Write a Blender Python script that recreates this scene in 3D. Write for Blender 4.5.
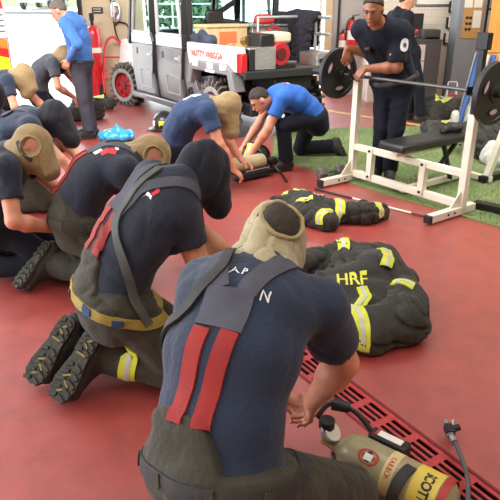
import bpy, bmesh, math, random
import numpy as np
from mathutils import Vector, Matrix
from mathutils.bvhtree import BVHTree

random.seed(7)
for o in list(bpy.data.objects):
    bpy.data.objects.remove(o)
SC = bpy.context.scene
COL = SC.collection

# ------------------------------------------------------------------ camera, sky, light, exposure
cam_data = bpy.data.cameras.new('camera')
cam_data.sensor_width = 36.0
cam_data.lens = 36.0 * 600.0 / 500.0
cam = bpy.data.objects.new('camera', cam_data)
COL.objects.link(cam)
cam.location = (0, 0, 1.62)
cam.rotation_euler = (math.radians(90 - 22.6), 0, 0)
SC.camera = cam
SC.view_settings.view_transform = 'Standard'
SC.view_settings.look = 'None'
SC.view_settings.gamma = 1.0
SC.view_settings.use_curve_mapping = False
SC.view_settings.exposure = 0.0
SKY_STRENGTH = 7.5
w = bpy.data.worlds.new('sky')
SC.world = w
w.use_nodes = True
bgn = w.node_tree.nodes['Background']
bgn.inputs[0].default_value = (0.86, 0.94, 1.0, 1)
bgn.inputs[1].default_value = SKY_STRENGTH


def area_light(name, loc, rot, sx, sy, power, color=(1, 1, 1)):
    l = bpy.data.lights.new(name, 'AREA')
    l.shape = 'RECTANGLE'
    l.size = sx
    l.size_y = sy
    l.energy = power
    l.color = color
    o = bpy.data.objects.new(name, l)
    COL.objects.link(o)
    o.location = loc
    o.rotation_euler = rot
    return o


# added fill lamps in rows above the bay floor, all out of view
FILL_LAMPS = ((-3.4, 0.6, 30, 1.3, 2.6, 0), (-0.6, 0.2, 55, 1.3, 2.6, 0), (2.4, 0.6, 50, 1.3, 2.6, 0), (-3.4, 3.4, 35, 1.3, 2.2, 0), (-0.2, 3.4, 40, 1.3, 2.2, 0), (3.6, 3.4, 60, 1.3, 2.2, 0), (-2.2, 5.0, 300, 3.0, 0.9, 52), (2.4, 5.0, 230, 3.0, 0.9, 50))   # the last two are tilted fills added to brighten the far floor
for (lx, ly, pw, lsx, lsy, tilt) in FILL_LAMPS:
    area_light('fill_lamp_light', (lx, ly, 4.25 if not tilt else 3.95), (math.radians(tilt), 0, 0), lsx, lsy, pw, (1.0, 0.97, 0.93))


# ------------------------------------------------------------------ small helpers
def A(*v):
    return np.array(v, dtype=np.float64)


def nrm(v):
    v = np.asarray(v, dtype=np.float64)
    return v / (np.linalg.norm(v) + 1e-12)


def fac(az):
    a = math.radians(az)
    return A(math.sin(a), math.cos(a), 0)


def srgb(r, g, b):
    def f(c):
        c /= 255.0
        return c / 12.92 if c <= 0.04045 else ((c + 0.055) / 1.055) ** 2.4
    return (f(r), f(g), f(b), 1.0)


MATS = {}


def mat(name, rgb, rough=0.6, metal=0.0, var=0.0, vscale=6.0, bump=0.0, bscale=40.0, sheen=0.0, coat=0.0,
        emit=None, spec=0.5, stretch=(1, 1, 1), rgb2=None, trans=0.0, alpha=1.0):
    if name in MATS:
        return MATS[name]
    m = bpy.data.materials.new(name)
    m.use_nodes = True
    nt = m.node_tree
    b = nt.nodes['Principled BSDF']
    c = srgb(*rgb)
    b.inputs['Base Color'].default_value = c
    b.inputs['Roughness'].default_value = rough
    b.inputs['Metallic'].default_value = metal
    b.inputs['Specular IOR Level'].default_value = spec
    if sheen:
        b.inputs['Sheen Weight'].default_value = sheen
        b.inputs['Sheen Roughness'].default_value = 0.5
    if coat:
        b.inputs['Coat Weight'].default_value = coat
        b.inputs['Coat Roughness'].default_value = 0.1
    if trans:
        b.inputs['Transmission Weight'].default_value = trans
    if alpha < 1:
        b.inputs['Alpha'].default_value = alpha
    if emit:
        b.inputs['Emission Color'].default_value = c
        b.inputs['Emission Strength'].default_value = emit
    tc = nt.nodes.new('ShaderNodeTexCoord')
    mp = nt.nodes.new('ShaderNodeMapping')
    mp.inputs['Scale'].default_value = stretch
    nt.links.new(tc.outputs['Object'], mp.inputs[0])
    if var or rgb2:
        n = nt.nodes.new('ShaderNodeTexNoise')
        n.inputs['Scale'].default_value = vscale
        n.inputs['Detail'].default_value = 5
        nt.links.new(mp.outputs[0], n.inputs['Vector'])
        r = nt.nodes.new('ShaderNodeValToRGB')
        r.color_ramp.elements[0].position = 0.32
        r.color_ramp.elements[1].position = 0.68
        if rgb2:
            r.color_ramp.elements[0].color = c
            r.color_ramp.elements[1].color = srgb(*rgb2)
        else:
            r.color_ramp.elements[0].color = tuple(x * (1 - var) for x in c[:3]) + (1,)
            r.color_ramp.elements[1].color = tuple(min(1, x * (1 + var)) for x in c[:3]) + (1,)
        nt.links.new(n.outputs[0], r.inputs[0])
        nt.links.new(r.outputs[0], b.inputs['Base Color'])
    if bump:
        n2 = nt.nodes.new('ShaderNodeTexNoise')
        n2.inputs['Scale'].default_value = bscale
        n2.inputs['Detail'].default_value = 6
        nt.links.new(mp.outputs[0], n2.inputs['Vector'])
        bp = nt.nodes.new('ShaderNodeBump')
        bp.inputs['Strength'].default_value = bump
        bp.inputs['Distance'].default_value = 0.02
        nt.links.new(n2.outputs[0], bp.inputs['Height'])
        nt.links.new(bp.outputs[0], b.inputs['Normal'])
    MATS[name] = m
    return m


def tag(o, label, cat, group=None, kind=None):
    if label:
        o['label'] = label
    if cat:
        o['category'] = cat
    if group:
        o['group'] = group
    if kind:
        o['kind'] = kind
    return o


def thing(name, loc, label, cat, group=None):
    o = bpy.data.objects.new(name, None)
    o.empty_display_size = 0.1
    COL.objects.link(o)
    o.location = tuple(loc)
    return tag(o, label, cat, group)


def wloc(o):
    p = A(0, 0, 0)
    while o is not None:
        p = p + A(*o.location)
        o = o.parent
    return p


def link_mesh(name, V, F, mats, parent=None, mi=None, smooth=True, angle=None, loc=None):
    """V in world coordinates; origin goes to the parent's origin (or loc)"""
    V = np.asarray(V, dtype=np.float64).reshape(-1, 3)
    org = wloc(parent) if parent is not None else (A(*loc) if loc is not None else V.mean(0) * A(1, 1, 0))
    if parent is None and loc is None:
        org = A((V[:, 0].min() + V[:, 0].max()) / 2, (V[:, 1].min() + V[:, 1].max()) / 2, V[:, 2].min())
    me = bpy.data.meshes.new(name)
    me.from_pydata([tuple(v) for v in (V - org)], [], F)
    if not isinstance(mats, (list, tuple)):
        mats = [mats]
    for m in mats:
        me.materials.append(m)
    if mi is not None:
        me.polygons.foreach_set('material_index', np.asarray(mi, dtype=np.int32))
    if smooth:
        me.polygons.foreach_set('use_smooth', np.ones(len(me.polygons), dtype=bool))
        if angle:
            me.set_sharp_from_angle(angle=math.radians(angle))
    me.validate()
    me.update()
    o = bpy.data.objects.new(name, me)
    COL.objects.link(o)
    if parent is not None:
        o.parent = parent
    else:
        o.location = tuple(org)
    return o


def frame_z(d):
    d = nrm(d)
    a = A(0, 0, 1) if abs(d[2]) < 0.9 else A(1, 0, 0)
    x = nrm(np.cross(a, d))
    return x, np.cross(d, x), d


class MB:
    """collects shapes, links them as ONE mesh object"""

    def __init__(s):
        s.v = []
        s.f = []
        s.mi = []
        s.m = 0

    def add(s, V, F):
        n = len(s.v)
        s.v.extend([tuple(map(float, p)) for p in V])
        for f in F:
            s.f.append(tuple(i + n for i in f))
            s.mi.append(s.m)
        return s

    def box(s, c, size, R=None, taper=1.0):
        c = A(*c)
        hx, hy, hz = [x / 2 for x in size]
        P = []
        for z in (-hz, hz):
            k = taper if z > 0 else 1.0
            for (x, y) in ((-hx, -hy), (hx, -hy), (hx, hy), (-hx, hy)):
                P.append((x * k, y * k, z))
        P = np.array(P)
        if R is not None:
            P = P @ np.array(R)      # rows of R are the local axes
        P = P + c
        return s.add(P, [(3, 2, 1, 0), (4, 5, 6, 7), (0, 1, 5, 4), (1, 2, 6, 5), (2, 3, 7, 6), (3, 0, 4, 7)])

    def bar(s, p0, p1, wd, ht, up=(0, 0, 1)):
        p0 = A(*p0)
        p1 = A(*p1)
        d = nrm(p1 - p0)
        u = A(*up)
        if abs(d @ u) > 0.98:
            u = A(0, 1, 0)
        sd = nrm(np.cross(d, u))
        u2 = np.cross(sd, d)
        return s.box((p0 + p1) / 2, (np.linalg.norm(p1 - p0), wd, ht), np.array([d, -sd, u2]))

    def cyl(s, p0, p1, r0, r1=None, n=20, cap=True):
        r1 = r0 if r1 is None else r1
        return s.lathe(p0, A(*p1) - A(*p0), [(r0, 0), (r1, np.linalg.norm(A(*p1) - A(*p0)))], n, cap)

    def lathe(s, org, axis, prof, n=24, cap=True, closed=False):
        x, y, z = frame_z(axis)
        org = A(*org)
        P = []
        for (r, h) in prof:
            for k in range(n):
                a = 2 * math.pi * k / n
                P.append(org + z * h + (x * math.cos(a) + y * math.sin(a)) * r)
        F = []
        m = len(prof)
        for i in range(m if closed else m - 1):
            j = (i + 1) % m
            for k in range(n):
                F.append((i * n + k, i * n + (k + 1) % n, j * n + (k + 1) % n, j * n + k))
        if cap and not closed:
            F.append(tuple(range(n - 1, -1, -1)))
            F.append(tuple((m - 1) * n + k for k in range(n)))
        return s.add(P, F)

    def tube(s, pts, r, n=10, closed=False, cap=True):
        pts = [A(*p) for p in pts]
        m = len(pts)
        rr = r if hasattr(r, '__len__') else [r] * m
        P = []
        up = None
        for i in range(m):
            a = pts[(i - 1) % m] if (closed or i > 0) else pts[0]
            b = pts[(i + 1) % m] if (closed or i < m - 1) else pts[-1]
            d = nrm(b - a)
            if up is None:
                up = frame_z(d)[0]
            x = nrm(up - d * (up @ d))
            up = x
            y = np.cross(d, x)
            for k in range(n):
                t = 2 * math.pi * k / n
                P.append(pts[i] + (x * math.cos(t) + y * math.sin(t)) * rr[i])
        F = []
        for i in range(m if closed else m - 1):
            j = (i + 1) % m
            for k in range(n):
                F.append((i * n + k, i * n + (k + 1) % n, j * n + (k + 1) % n, j * n + k))
        if cap and not closed:
            F.append(tuple(range(n - 1, -1, -1)))
            F.append(tuple((m - 1) * n + k for k in range(n)))
        return s.add(P, F)

    def prism(s, poly, ex):
        """poly: list of 3d points, ex: extrusion vector"""
        poly = [A(*p) for p in poly]
        ex = A(*ex)
        n = len(poly)
        P = poly + [p + ex for p in poly]
        F = [tuple(range(n - 1, -1, -1)), tuple(range(n, 2 * n))]
        for i in range(n):
            j = (i + 1) % n
            F.append((i, j, n + j, n + i))
        return s.add(P, F)

    def torus(s, c, axis, R, r, n=32, k=10, sq=1.0):
        prof = []
        for i in range(k):
            a = 2 * math.pi * i / k
            prof.append((R + r * math.cos(a), r * sq * math.sin(a)))
        return s.lathe(c, axis, prof, n, False, True)

    def ball(s, c, rad, n=14, m=9, R=None):
        rad = rad if hasattr(rad, '__len__') else (rad,) * 3
        P = []
        for i in range(1, m):
            t = math.pi * i / m
            for k in range(n):
                p = 2 * math.pi * k / n
                P.append((rad[0] * math.sin(t) * math.cos(p), rad[1] * math.sin(t) * math.sin(p), rad[2] * math.cos(t)))
        P.append((0, 0, rad[2]))
        P.append((0, 0, -rad[2]))
        P = np.array(P)
        if R is not None:
            P = P @ np.array(R)
        F = []
        for i in range(m - 2):
            for k in range(n):
                F.append((i * n + k, (i + 1) * n + k, (i + 1) * n + (k + 1) % n, i * n + (k + 1) % n))
        t = len(P) - 2
        for k in range(n):
            F.append((t, k, (k + 1) % n))
            F.append((t + 1, (m - 2) * n + (k + 1) % n, (m - 2) * n + k))
        return s.add(P + A(*c), F)

    def build(s, name, mats, parent=None, bevel=0.0, smooth=True, angle=35, loc=None, seg=2):
        o = link_mesh(name, s.v, s.f, mats, parent, s.mi, smooth, angle, loc)
        if bevel:
            md = o.modifiers.new('bevel', 'BEVEL')
            md.width = bevel
            md.segments = seg
            md.limit_method = 'ANGLE'
            md.angle_limit = math.radians(40)
            md.harden_normals = False
        return o


def spline(pts, n=24, closed=False):
    """Catmull-Rom through pts"""
    pts = [A(*p) for p in pts]
    m = len(pts)
    if m == 2:
        return [pts[0] + (pts[1] - pts[0]) * t for t in np.linspace(0, 1, n)]
    out = []
    segs = m if closed else m - 1
    for q in range(n):
        u = q / (n if closed else n - 1) * segs
        i = min(int(u), segs - 1)
        t = u - i
        g = lambda k: pts[k % m] if closed else pts[max(0, min(m - 1, k))]
        p0, p1, p2, p3 = g(i - 1), g(i), g(i + 1), g(i + 2)
        out.append(0.5 * (2 * p1 + (p2 - p0) * t + (2 * p0 - 5 * p1 + 4 * p2 - p3) * t * t + (3 * p1 - p0 - 3 * p2 + p3) * t ** 3))
    return out


# ------------------------------------------------------------------ implicit surfaces (for bodies and cloth)
def n3(Q):
    return np.sqrt((Q * Q).sum(1))


def cone(P, a, b, ra, rb):
    a = A(*a)
    ab = A(*b) - a
    t = np.clip(((P - a) @ ab) / (ab @ ab + 1e-12), 0, 1)
    return n3(P - a - t[:, None] * ab) - (ra + (rb - ra) * t)


def econe(P, a, b, ra, rb, lat, ka, kb):
    a = A(*a)
    ab = A(*b) - a
    lat = nrm(lat)
    t = np.clip(((P - a) @ ab) / (ab @ ab + 1e-12), 0, 1)
    q = P - a - t[:, None] * ab
    l = q @ lat
    k = ka + (kb - ka) * t
    s = (q * q).sum(1) - l * l + (l / k) ** 2
    return np.sqrt(np.maximum(s, 0)) - (ra + (rb - ra) * t)


def ell(P, c, R, rad):
    q = (P - A(*c)) @ np.array(R).T
    rad = A(*rad)
    k0 = n3(q / rad)
    k1 = n3(q / (rad * rad)) + 1e-9
    return k0 * (k0 - 1) / k1


def rbox(P, c, R, half, r):
    q = np.abs((P - A(*c)) @ np.array(R).T) - (A(*half) - r)
    return n3(np.maximum(q, 0)) + np.minimum(q.max(1), 0) - r


def smin(a, b, k):
    h = np.clip(0.5 + 0.5 * (b - a) / k, 0, 1)
    return b + (a - b) * h - k * h * (1 - h)


def smax(a, b, k):
    return -smin(-a, -b, k)


def folds(P, amp, scale, seed, axis=None):
    """creases of cloth: a few warped ridged waves"""
    rs = np.random.RandomState(seed)
    out = np.zeros(len(P))
    for i in range(5):
        k = rs.normal(size=3)
        if axis is not None:
            ax = nrm(axis)
            k = k - ax * (k @ ax) * 0.75
        k = nrm(k) * scale * (0.7 + 0.9 * rs.rand())
        m = nrm(rs.normal(size=3)) * scale * 0.45
        ph = rs.rand() * 6.28
        w_ = np.sin(P @ k + ph + 1.6 * np.sin(P @ m + ph * 2))
        out += (1 - np.abs(w_)) ** 2 - 0.35
    return out * amp / 2.0


def creases(P, amp, scale, seed, axis=None):
    """long pinched folds of thick cloth with puffed cloth between them"""
    rs = np.random.RandomState(seed)
    out = np.zeros(len(P))
    for i in range(3):
        k = rs.normal(size=3)
        if axis is not None:
            ax = nrm(axis)
            k = k - ax * (k @ ax) * 0.8
        k = nrm(k) * scale * (0.75 + 0.5 * rs.rand())
        m1 = nrm(rs.normal(size=3)) * scale * 0.35
        m2 = nrm(rs.normal(size=3)) * scale * 0.22
        ph = rs.rand(3) * 6.28
        w_ = np.sin(P @ k + ph[0] + 2.2 * np.sin(P @ m1 + ph[1]))
        mask = np.clip(.45 + .75 * np.sin(P @ m2 + ph[2]), 0, 1)
        out += mask * ((1 - np.abs(w_)) ** 3 - .25)
    return out * amp


def mesh_sdf(f, lo, hi, h):
    lo = A(*lo)
    hi = A(*hi)
    B = 8
    nb = np.maximum(1, np.ceil((hi - lo) / h / B).astype(int))
    N = nb * B
    bi = np.stack(np.meshgrid(*[np.arange(n) for n in nb], indexing='ij'), -1).reshape(-1, 3)
    cen = lo + (bi + 0.5) * B * h - 0.5 * h
    dc = f(cen)
    act = np.abs(dc) < (B * h * 0.87 * 1.35 + 0.025)
    D = np.repeat(np.repeat(np.repeat(np.where(dc < 0, -1.0, 1.0).reshape(nb), B, 0), B, 1), B, 2)
    off = np.stack(np.meshgrid(*[np.arange(B)] * 3, indexing='ij'), -1).reshape(-1, 3)
    ab = bi[act]
    for s in range(0, len(ab), 400):
        idx = (ab[s:s + 400, None, :] * B + off[None]).reshape(-1, 3)
        D[idx[:, 0], idx[:, 1], idx[:, 2]] = f(lo + idx * h)
    D[0] = D[-1] = 1
    D[:, 0] = D[:, -1] = 1
    D[:, :, 0] = D[:, :, -1] = 1
    ins = D < 0
    c = ins[:-1, :-1, :-1].astype(np.int8)
    tot = np.zeros_like(c)
    for dx in (0, 1):
        for dy in (0, 1):
            for dz in (0, 1):
                tot += ins[dx:N[0] - 1 + dx, dy:N[1] - 1 + dy, dz:N[2] - 1 + dz]
    cells = np.argwhere((tot > 0) & (tot < 8))
    cid = -np.ones(c.shape, dtype=np.int64)
    cid[cells[:, 0], cells[:, 1], cells[:, 2]] = np.arange(len(cells))
    corner = np.array([(x, y, z) for x in (0, 1) for y in (0, 1) for z in (0, 1)])
    cv = np.stack([D[cells[:, 0] + k[0], cells[:, 1] + k[1], cells[:, 2] + k[2]] for k in corner], 1)
    acc = np.zeros((len(cells), 3))
    cnt = np.zeros(len(cells))
    for i in range(8):
        for j in range(i + 1, 8):
            if np.abs(corner[i] - corner[j]).sum() == 1:
                a, b = cv[:, i], cv[:, j]
                mk = (a < 0) != (b < 0)
                t = np.where(mk, a / np.where(mk, a - b, 1), 0)
                acc += np.where(mk[:, None], corner[i] + t[:, None] * (corner[j] - corner[i]), 0)
                cnt += mk
    V = lo + (cells + acc / cnt[:, None]) * h
    Fs = []
    for ax in range(3):
        o1, o2 = (ax + 1) % 3, (ax + 2) % 3
        sl0 = [slice(None)] * 3
        sl1 = [slice(None)] * 3
        sl0[ax] = slice(0, -1)
        sl1[ax] = slice(1, None)
        a, b = ins[tuple(sl0)], ins[tuple(sl1)]
        e = np.argwhere(a != b)
        flip = a[e[:, 0], e[:, 1], e[:, 2]]
        e1 = np.eye(3, dtype=int)[o1]
        e2 = np.eye(3, dtype=int)[o2]
        ok = (e[:, o1] > 0) & (e[:, o2] > 0)
        e, flip = e[ok], flip[ok]
        q = [e - e1 - e2, e - e2, e, e - e1]
        ids = np.stack([cid[p[:, 0], p[:, 1], p[:, 2]] for p in q], 1)
        ids = np.where(flip[:, None], ids, ids[:, ::-1])
        Fs.append(ids)
    F = np.concatenate(Fs)
    F = F[(F >= 0).all(1)]
    return V, F.tolist()


def sdf_obj(name, f, lo, hi, h, m, parent=None, keep=0, loc=None):
    V, F = mesh_sdf(f, lo, hi, h)
    return link_mesh(name, V, F, m, parent, None, True, None, loc)


def bvh_of(objs):
    V = []
    F = []
    for o in (objs if isinstance(objs, (list, tuple)) else [objs]):
        n = len(V)
        w_ = wloc(o)
        V.extend([Vector(v.co) + Vector(w_) for v in o.data.vertices])
        F.extend([tuple(i + n for i in p.vertices) for p in o.data.polygons])
    return BVHTree.FromPolygons(V, F)


def ribbon(name, pts, wd, th, bvh, m, parent=None, lift=0.002, n=40, m_w=5, closed=False, nsm=0.5, smooth_h=0, edge=None):
    """a strap laid over a surface along pts; conforms across its width"""
    P = spline(pts, n, closed)
    Q = []
    Nn = []
    for p in P:
        loc_, no, _, _ = bvh.find_nearest(Vector(p))
        Q.append(A(*loc_))
        Nn.append(A(*no))
    # smooth path and normals
    for _ in range(8):
        Q2, N2 = [], []
        for i in range(n):
            a, b = ((i - 1) % n, (i + 1) % n) if closed else (max(0, i - 1), min(n - 1, i + 1))
            Q2.append((Q[a] + 2 * Q[i] + Q[b]) / 4)
            N2.append(nrm(Nn[a] + 2 * Nn[i] + Nn[b]))
        Q, Nn = Q2, N2
    V = []
    F = []
    for i in range(n):
        a, b = ((i - 1) % n, (i + 1) % n) if closed else (max(0, i - 1), min(n - 1, i + 1))
        d = nrm(Q[b] - Q[a])
        sd = nrm(np.cross(Nn[i], d))
        for k in range(m_w):
            s_ = (k / (m_w - 1) - 0.5) * wd
            c = Q[i] + sd * s_
            loc_, no, _, dist = bvh.find_nearest(Vector(c))
            l = A(*loc_)
            if np.linalg.norm(l - c) > wd * 0.6:
                l = c
            h_ = (l - Q[i]) @ Nn[i]
            h_ = max(-0.012, min(0.012, h_))
            base = c + Nn[i] * h_
            V.append(base + Nn[i] * (lift + th))
            V.append(base + Nn[i] * (lift - 0.004))
    w2 = m_w * 2
    for i in range(n if closed else n - 1):
        j = (i + 1) % n
        for k in range(m_w - 1):
            a, b = i * w2 + 2 * k, i * w2 + 2 * k + 2
            c, d = j * w2 + 2 * k + 2, j * w2 + 2 * k
            F.append((a, b, c, d))
            F.append((d + 1, c + 1, b + 1, a + 1))
        a, d = i * w2, j * w2
        F.append((a + 1, a, d, d + 1))
        a, d = i * w2 + w2 - 2, j * w2 + w2 - 2
        F.append((a, a + 1, d + 1, d))
    if not closed:
        for i in (0, n - 1):
            for k in range(m_w - 1):
                a = i * w2 + 2 * k
                F.append((a, a + 1, a + 3, a + 2) if i == 0 else (a + 2, a + 3, a + 1, a))
    return link_mesh(name, V, F, m, parent, None, True, 50)


def text_mesh(txt, size, bold=0.0, spacing=1.0):
    cu = bpy.data.curves.new('t', 'FONT')
    cu.body = txt
    cu.size = size
    cu.offset = bold
    cu.align_x = 'CENTER'
    cu.align_y = 'CENTER'
    cu.space_character = spacing
    o = bpy.data.objects.new('t', cu)
    COL.objects.link(o)
    dg = bpy.context.evaluated_depsgraph_get()
    dg.update()
    me = bpy.data.meshes.new_from_object(o.evaluated_get(dg))
    V = [A(*v.co) for v in me.vertices]
    F = [tuple(p.vertices) for p in me.polygons]
    bpy.data.objects.remove(o)
    bpy.data.curves.remove(cu)
    bpy.data.meshes.remove(me)
    return V, F


def lettering(name, txt, size, c, u, v, m, parent, bvh=None, lift=0.0015, bold=0.0, ray=None, tall=1.0):
    """printed letters, on a plane through c or wrapped on a surface"""
    V, F = text_mesh(txt, size, bold)
    V = [p * A(1, tall, 1) for p in V]
    bm = bmesh.new()
    vs = [bm.verts.new(p) for p in V]
    for f in F:
        try:
            bm.faces.new([vs[i] for i in f])
        except ValueError:
            pass
    bmesh.ops.triangulate(bm, faces=bm.faces[:])
    if bvh is not None:
        bmesh.ops.subdivide_edges(bm, edges=[e for e in bm.edges if e.calc_length() > size * 0.25], cuts=1)
        bmesh.ops.triangulate(bm, faces=bm.faces[:])
    u = nrm(u)
    v = nrm(v)
    out = []
    bm.verts.ensure_lookup_table()
    for q in bm.verts:
        p = A(*c) + u * q.co.x + v * q.co.y
        if ray is not None:
            loc_ = None
            for jx, jy in ((0, 0), (.0004, .0003), (-.0005, .0002), (.0003, -.0006), (-.001, -.0008)):
                loc_, no, _, _ = bvh.ray_cast(Vector(p) + Vector((jx, jy, 0)), Vector(ray))
                if loc_ is not None:
                    break
            if loc_ is None:
                loc_ = bvh.find_nearest(Vector(p) + Vector(ray) * .4)[0]
            p = p if loc_ is None else A(*loc_) - nrm(ray) * lift
        elif bvh is not None:
            loc_, no, _, _ = bvh.find_nearest(Vector(p))
            p = A(*loc_) + A(*no) * lift
        else:
            p = p + np.cross(u, v) * lift
        out.append(p)
    bm.verts.index_update()
    F2 = [tuple(x.index for x in f.verts) for f in bm.faces]
    bm.free()
    return link_mesh(name, out, F2, m, parent, None, False)


def patch(name, poly, c, u, v, m, parent, bvh=None, lift=0.0015, grid=6):
    """a small printed or sewn quad patch of size poly=(w,h) wrapped on a surface"""
    wd, ht = poly
    V = []
    F = []
    g = grid
    u = nrm(u)
    v = nrm(v)
    for i in range(g + 1):
        for j in range(g + 1):
            p = A(*c) + u * ((i / g - 0.5) * wd) + v * ((j / g - 0.5) * ht)
            if bvh is not None:
                loc_, no, _, _ = bvh.find_nearest(Vector(p))
                p = A(*loc_) + A(*no) * lift
            else:
                p = p + np.cross(u, v) * lift
            V.append(p)
    for i in range(g):
        for j in range(g):
            a = i * (g + 1) + j
            F.append((a, a + g + 1, a + g + 2, a + 1))
    return link_mesh(name, V, F, m, parent, None, True)
# ------------------------------------------------------------------ the fire station bay
def floor_material():
    m = mat('red_floor_paint', (178, 66, 62), 0.42, bump=0.10, bscale=9)
    nt = m.node_tree
    b = nt.nodes['Principled BSDF']
    tc = nt.nodes.new('ShaderNodeTexCoord')

    def noise(scale, detail, p0, p1):
        n = nt.nodes.new('ShaderNodeTexNoise')
        n.inputs['Scale'].default_value = scale
        n.inputs['Detail'].default_value = detail
        n.inputs['Roughness'].default_value = .65
        nt.links.new(tc.outputs['Object'], n.inputs['Vector'])
        r = nt.nodes.new('ShaderNodeMapRange')
        r.inputs[1].default_value = p0
        r.inputs[2].default_value = p1
        nt.links.new(n.outputs[0], r.inputs[0])
        return r.outputs[0]

    def mix(fac_, c1, c2):
        x = nt.nodes.new('ShaderNodeMixRGB')
        nt.links.new(fac_, x.inputs[0])
        if isinstance(c1, tuple):
            x.inputs[1].default_value = c1
        else:
            nt.links.new(c1, x.inputs[1])
        x.inputs[2].default_value = c2
        return x.outputs[0]
    c = mix(noise(1.3, 6, .35, .7), srgb(152, 54, 47), srgb(172, 66, 58))
    c = mix(noise(7, 8, .45, .75), c, srgb(138, 46, 41))
    # paler scuffs
    s = nt.nodes.new('ShaderNodeMath')
    s.operation = 'MULTIPLY'
    nt.links.new(noise(38, 6, .60, .78), s.inputs[0])
    nt.links.new(noise(2.2, 3, .45, .7), s.inputs[1])
    c = mix(s.outputs[0], c, srgb(206, 136, 126))
    k = nt.nodes.new('ShaderNodeMath')
    k.operation = 'MULTIPLY'
    nt.links.new(noise(90, 3, .68, .74), k.inputs[0])
    k.inputs[1].default_value = .7
    c = mix(k.outputs[0], c, srgb(110, 34, 36))
    nt.links.new(c, b.inputs['Base Color'])
    r = nt.nodes.new('ShaderNodeMapRange')
    r.inputs[3].default_value = .42
    r.inputs[4].default_value = .55
    nt.links.new(noise(3, 5, .3, .7), r.inputs[0])
    nt.links.new(r.outputs[0], b.inputs['Roughness'])
    b.inputs['Coat Weight'].default_value = 1.0
    b.inputs['Coat IOR'].default_value = 1.6
    b.inputs['IOR'].default_value = 1.6
    b.inputs['Coat Roughness'].default_value = .42
    return m


FLOOR = floor_material()
BEIGE = mat('beige_painted_wall', (206, 190, 160), .7, var=.05, vscale=3, bump=.05, bscale=60)
GREYW = mat('grey_painted_wall', (176, 168, 164), .7, var=.05, vscale=3, bump=.05, bscale=60)
CEIL = mat('ceiling_board', (128, 124, 118), .9, var=.04)
CONC = mat('pale_concrete', (226, 222, 214), .9, var=.05, vscale=1.5, bump=.1, bscale=20)
DARKMET = mat('dark_metal', (46, 46, 50), .45, .6)
GREYD = mat('grey_steel_door', (134, 138, 144), .55, var=.05, vscale=5)
BLACKP = mat('black_plastic', (26, 26, 28), .45)
PAPER = mat('white_paper', (226, 222, 210), .8)

# drain trench: the floor is laid around it
DR0, DR1 = A(.02, 2.87, 0), A(.98, 1.34, 0)     # centre line ends
DRW = .155
dd = nrm(DR1 - DR0)
dn = A(-dd[1], dd[0], 0)
if dn[0] < 0:
    dn = -dn
def floor_build():
    # quads around the trench opening so the recess is real
    q = [DR0 - dn * DRW / 2, DR0 + dn * DRW / 2, DR1 + dn * DRW / 2, DR1 - dn * DRW / 2]
    R = [A(-12, 11.55, 0), A(8, 11.55, 0), A(8, -4, 0), A(-12, -4, 0)]
    V = q + R
    F = [(0, 1, 5, 4), (1, 2, 6, 5), (2, 3, 7, 6), (3, 0, 4, 7)]
    F = [f[::-1] for f in F]
    n = len(V)
    V = V + [v - A(0, 0, .12) for v in V]
    F += [tuple(i + n for i in f[::-1]) for f in F[:4]]
    F += [(0, 1, 1 + n, n), (1, 2, 2 + n, 1 + n), (2, 3, 3 + n, 2 + n), (3, 0, n, 3 + n)]
    F += [(n, n + 1, n + 2, n + 3)]
    return V, F
V_, F_ = floor_build()
fl = link_mesh('floor', V_, F_, FLOOR, None, None, False, None, (0, 0, 0))
tag(fl, 'red painted concrete floor of the bay', None, kind='structure')


def struct(name, mb, m, bevel=0):
    o = mb.build(name, m, None, bevel, smooth=False, loc=(0, 0, 0))
    o['kind'] = 'structure'
    return o


WT = mat('tiled_wall', (214, 204, 188), .5, var=.04, vscale=4)
def tile_bump(m, sc):
    nt = m.node_tree
    b = nt.nodes['Principled BSDF']
    tc = nt.nodes.new('ShaderNodeTexCoord')
    mp = nt.nodes.new('ShaderNodeMapping')
    mp.inputs['Rotation'].default_value = (math.pi / 2, 0, 0)
    br = nt.nodes.new('ShaderNodeTexBrick')
    br.inputs['Scale'].default_value = sc
    br.inputs['Mortar Size'].default_value = .012
    br.inputs['Color1'].default_value = srgb(216, 204, 188)
    br.inputs['Color2'].default_value = srgb(211, 199, 183)
    br.inputs['Mortar'].default_value = srgb(196, 186, 171)
    nt.links.new(tc.outputs['Object'], mp.inputs[0])
    nt.links.new(mp.outputs[0], br.inputs[0])
    nt.links.new(br.outputs[0], b.inputs['Base Color'])
tile_bump(WT, 2.2)
b = MB(); b.box((-2.45, 11.55, 2.2), (1.12, .3, 4.4)); struct('wall_back', b, BEIGE)
b = MB(); b.box((1.77, 11.55, 2.2), (.66, .3, 4.4)); struct('wall_back', b, GREYW)
b = MB(); b.box((4.9, 10.65, 2.2), (5.8, .3, 4.4)); b.box((2.05, 11.2, 2.2), (.12, .9, 4.4)); struct('wall_back', b, WT)
b = MB(); b.box((7.7, 3.4, 2.2), (.3, 14.5, 4.4)); struct('wall_right', b, BEIGE)
b = MB(); b.box((-2, -3.9, 2.2), (20, .3, 4.4)); struct('wall_front', b, BEIGE)
b = MB(); b.box((.5, 3.9, 4.5), (15, 15.6, .2)); struct('ceiling', b, CEIL)
b = MB(); b.box((-7.4, 11.55, 4.1), (8.8, .3, .6)); b.box((-.37, 11.55, 4.1), (3.7, .3, .6)); struct('wall_back', b, BEIGE)   # lintels of the two bay doors
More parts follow.
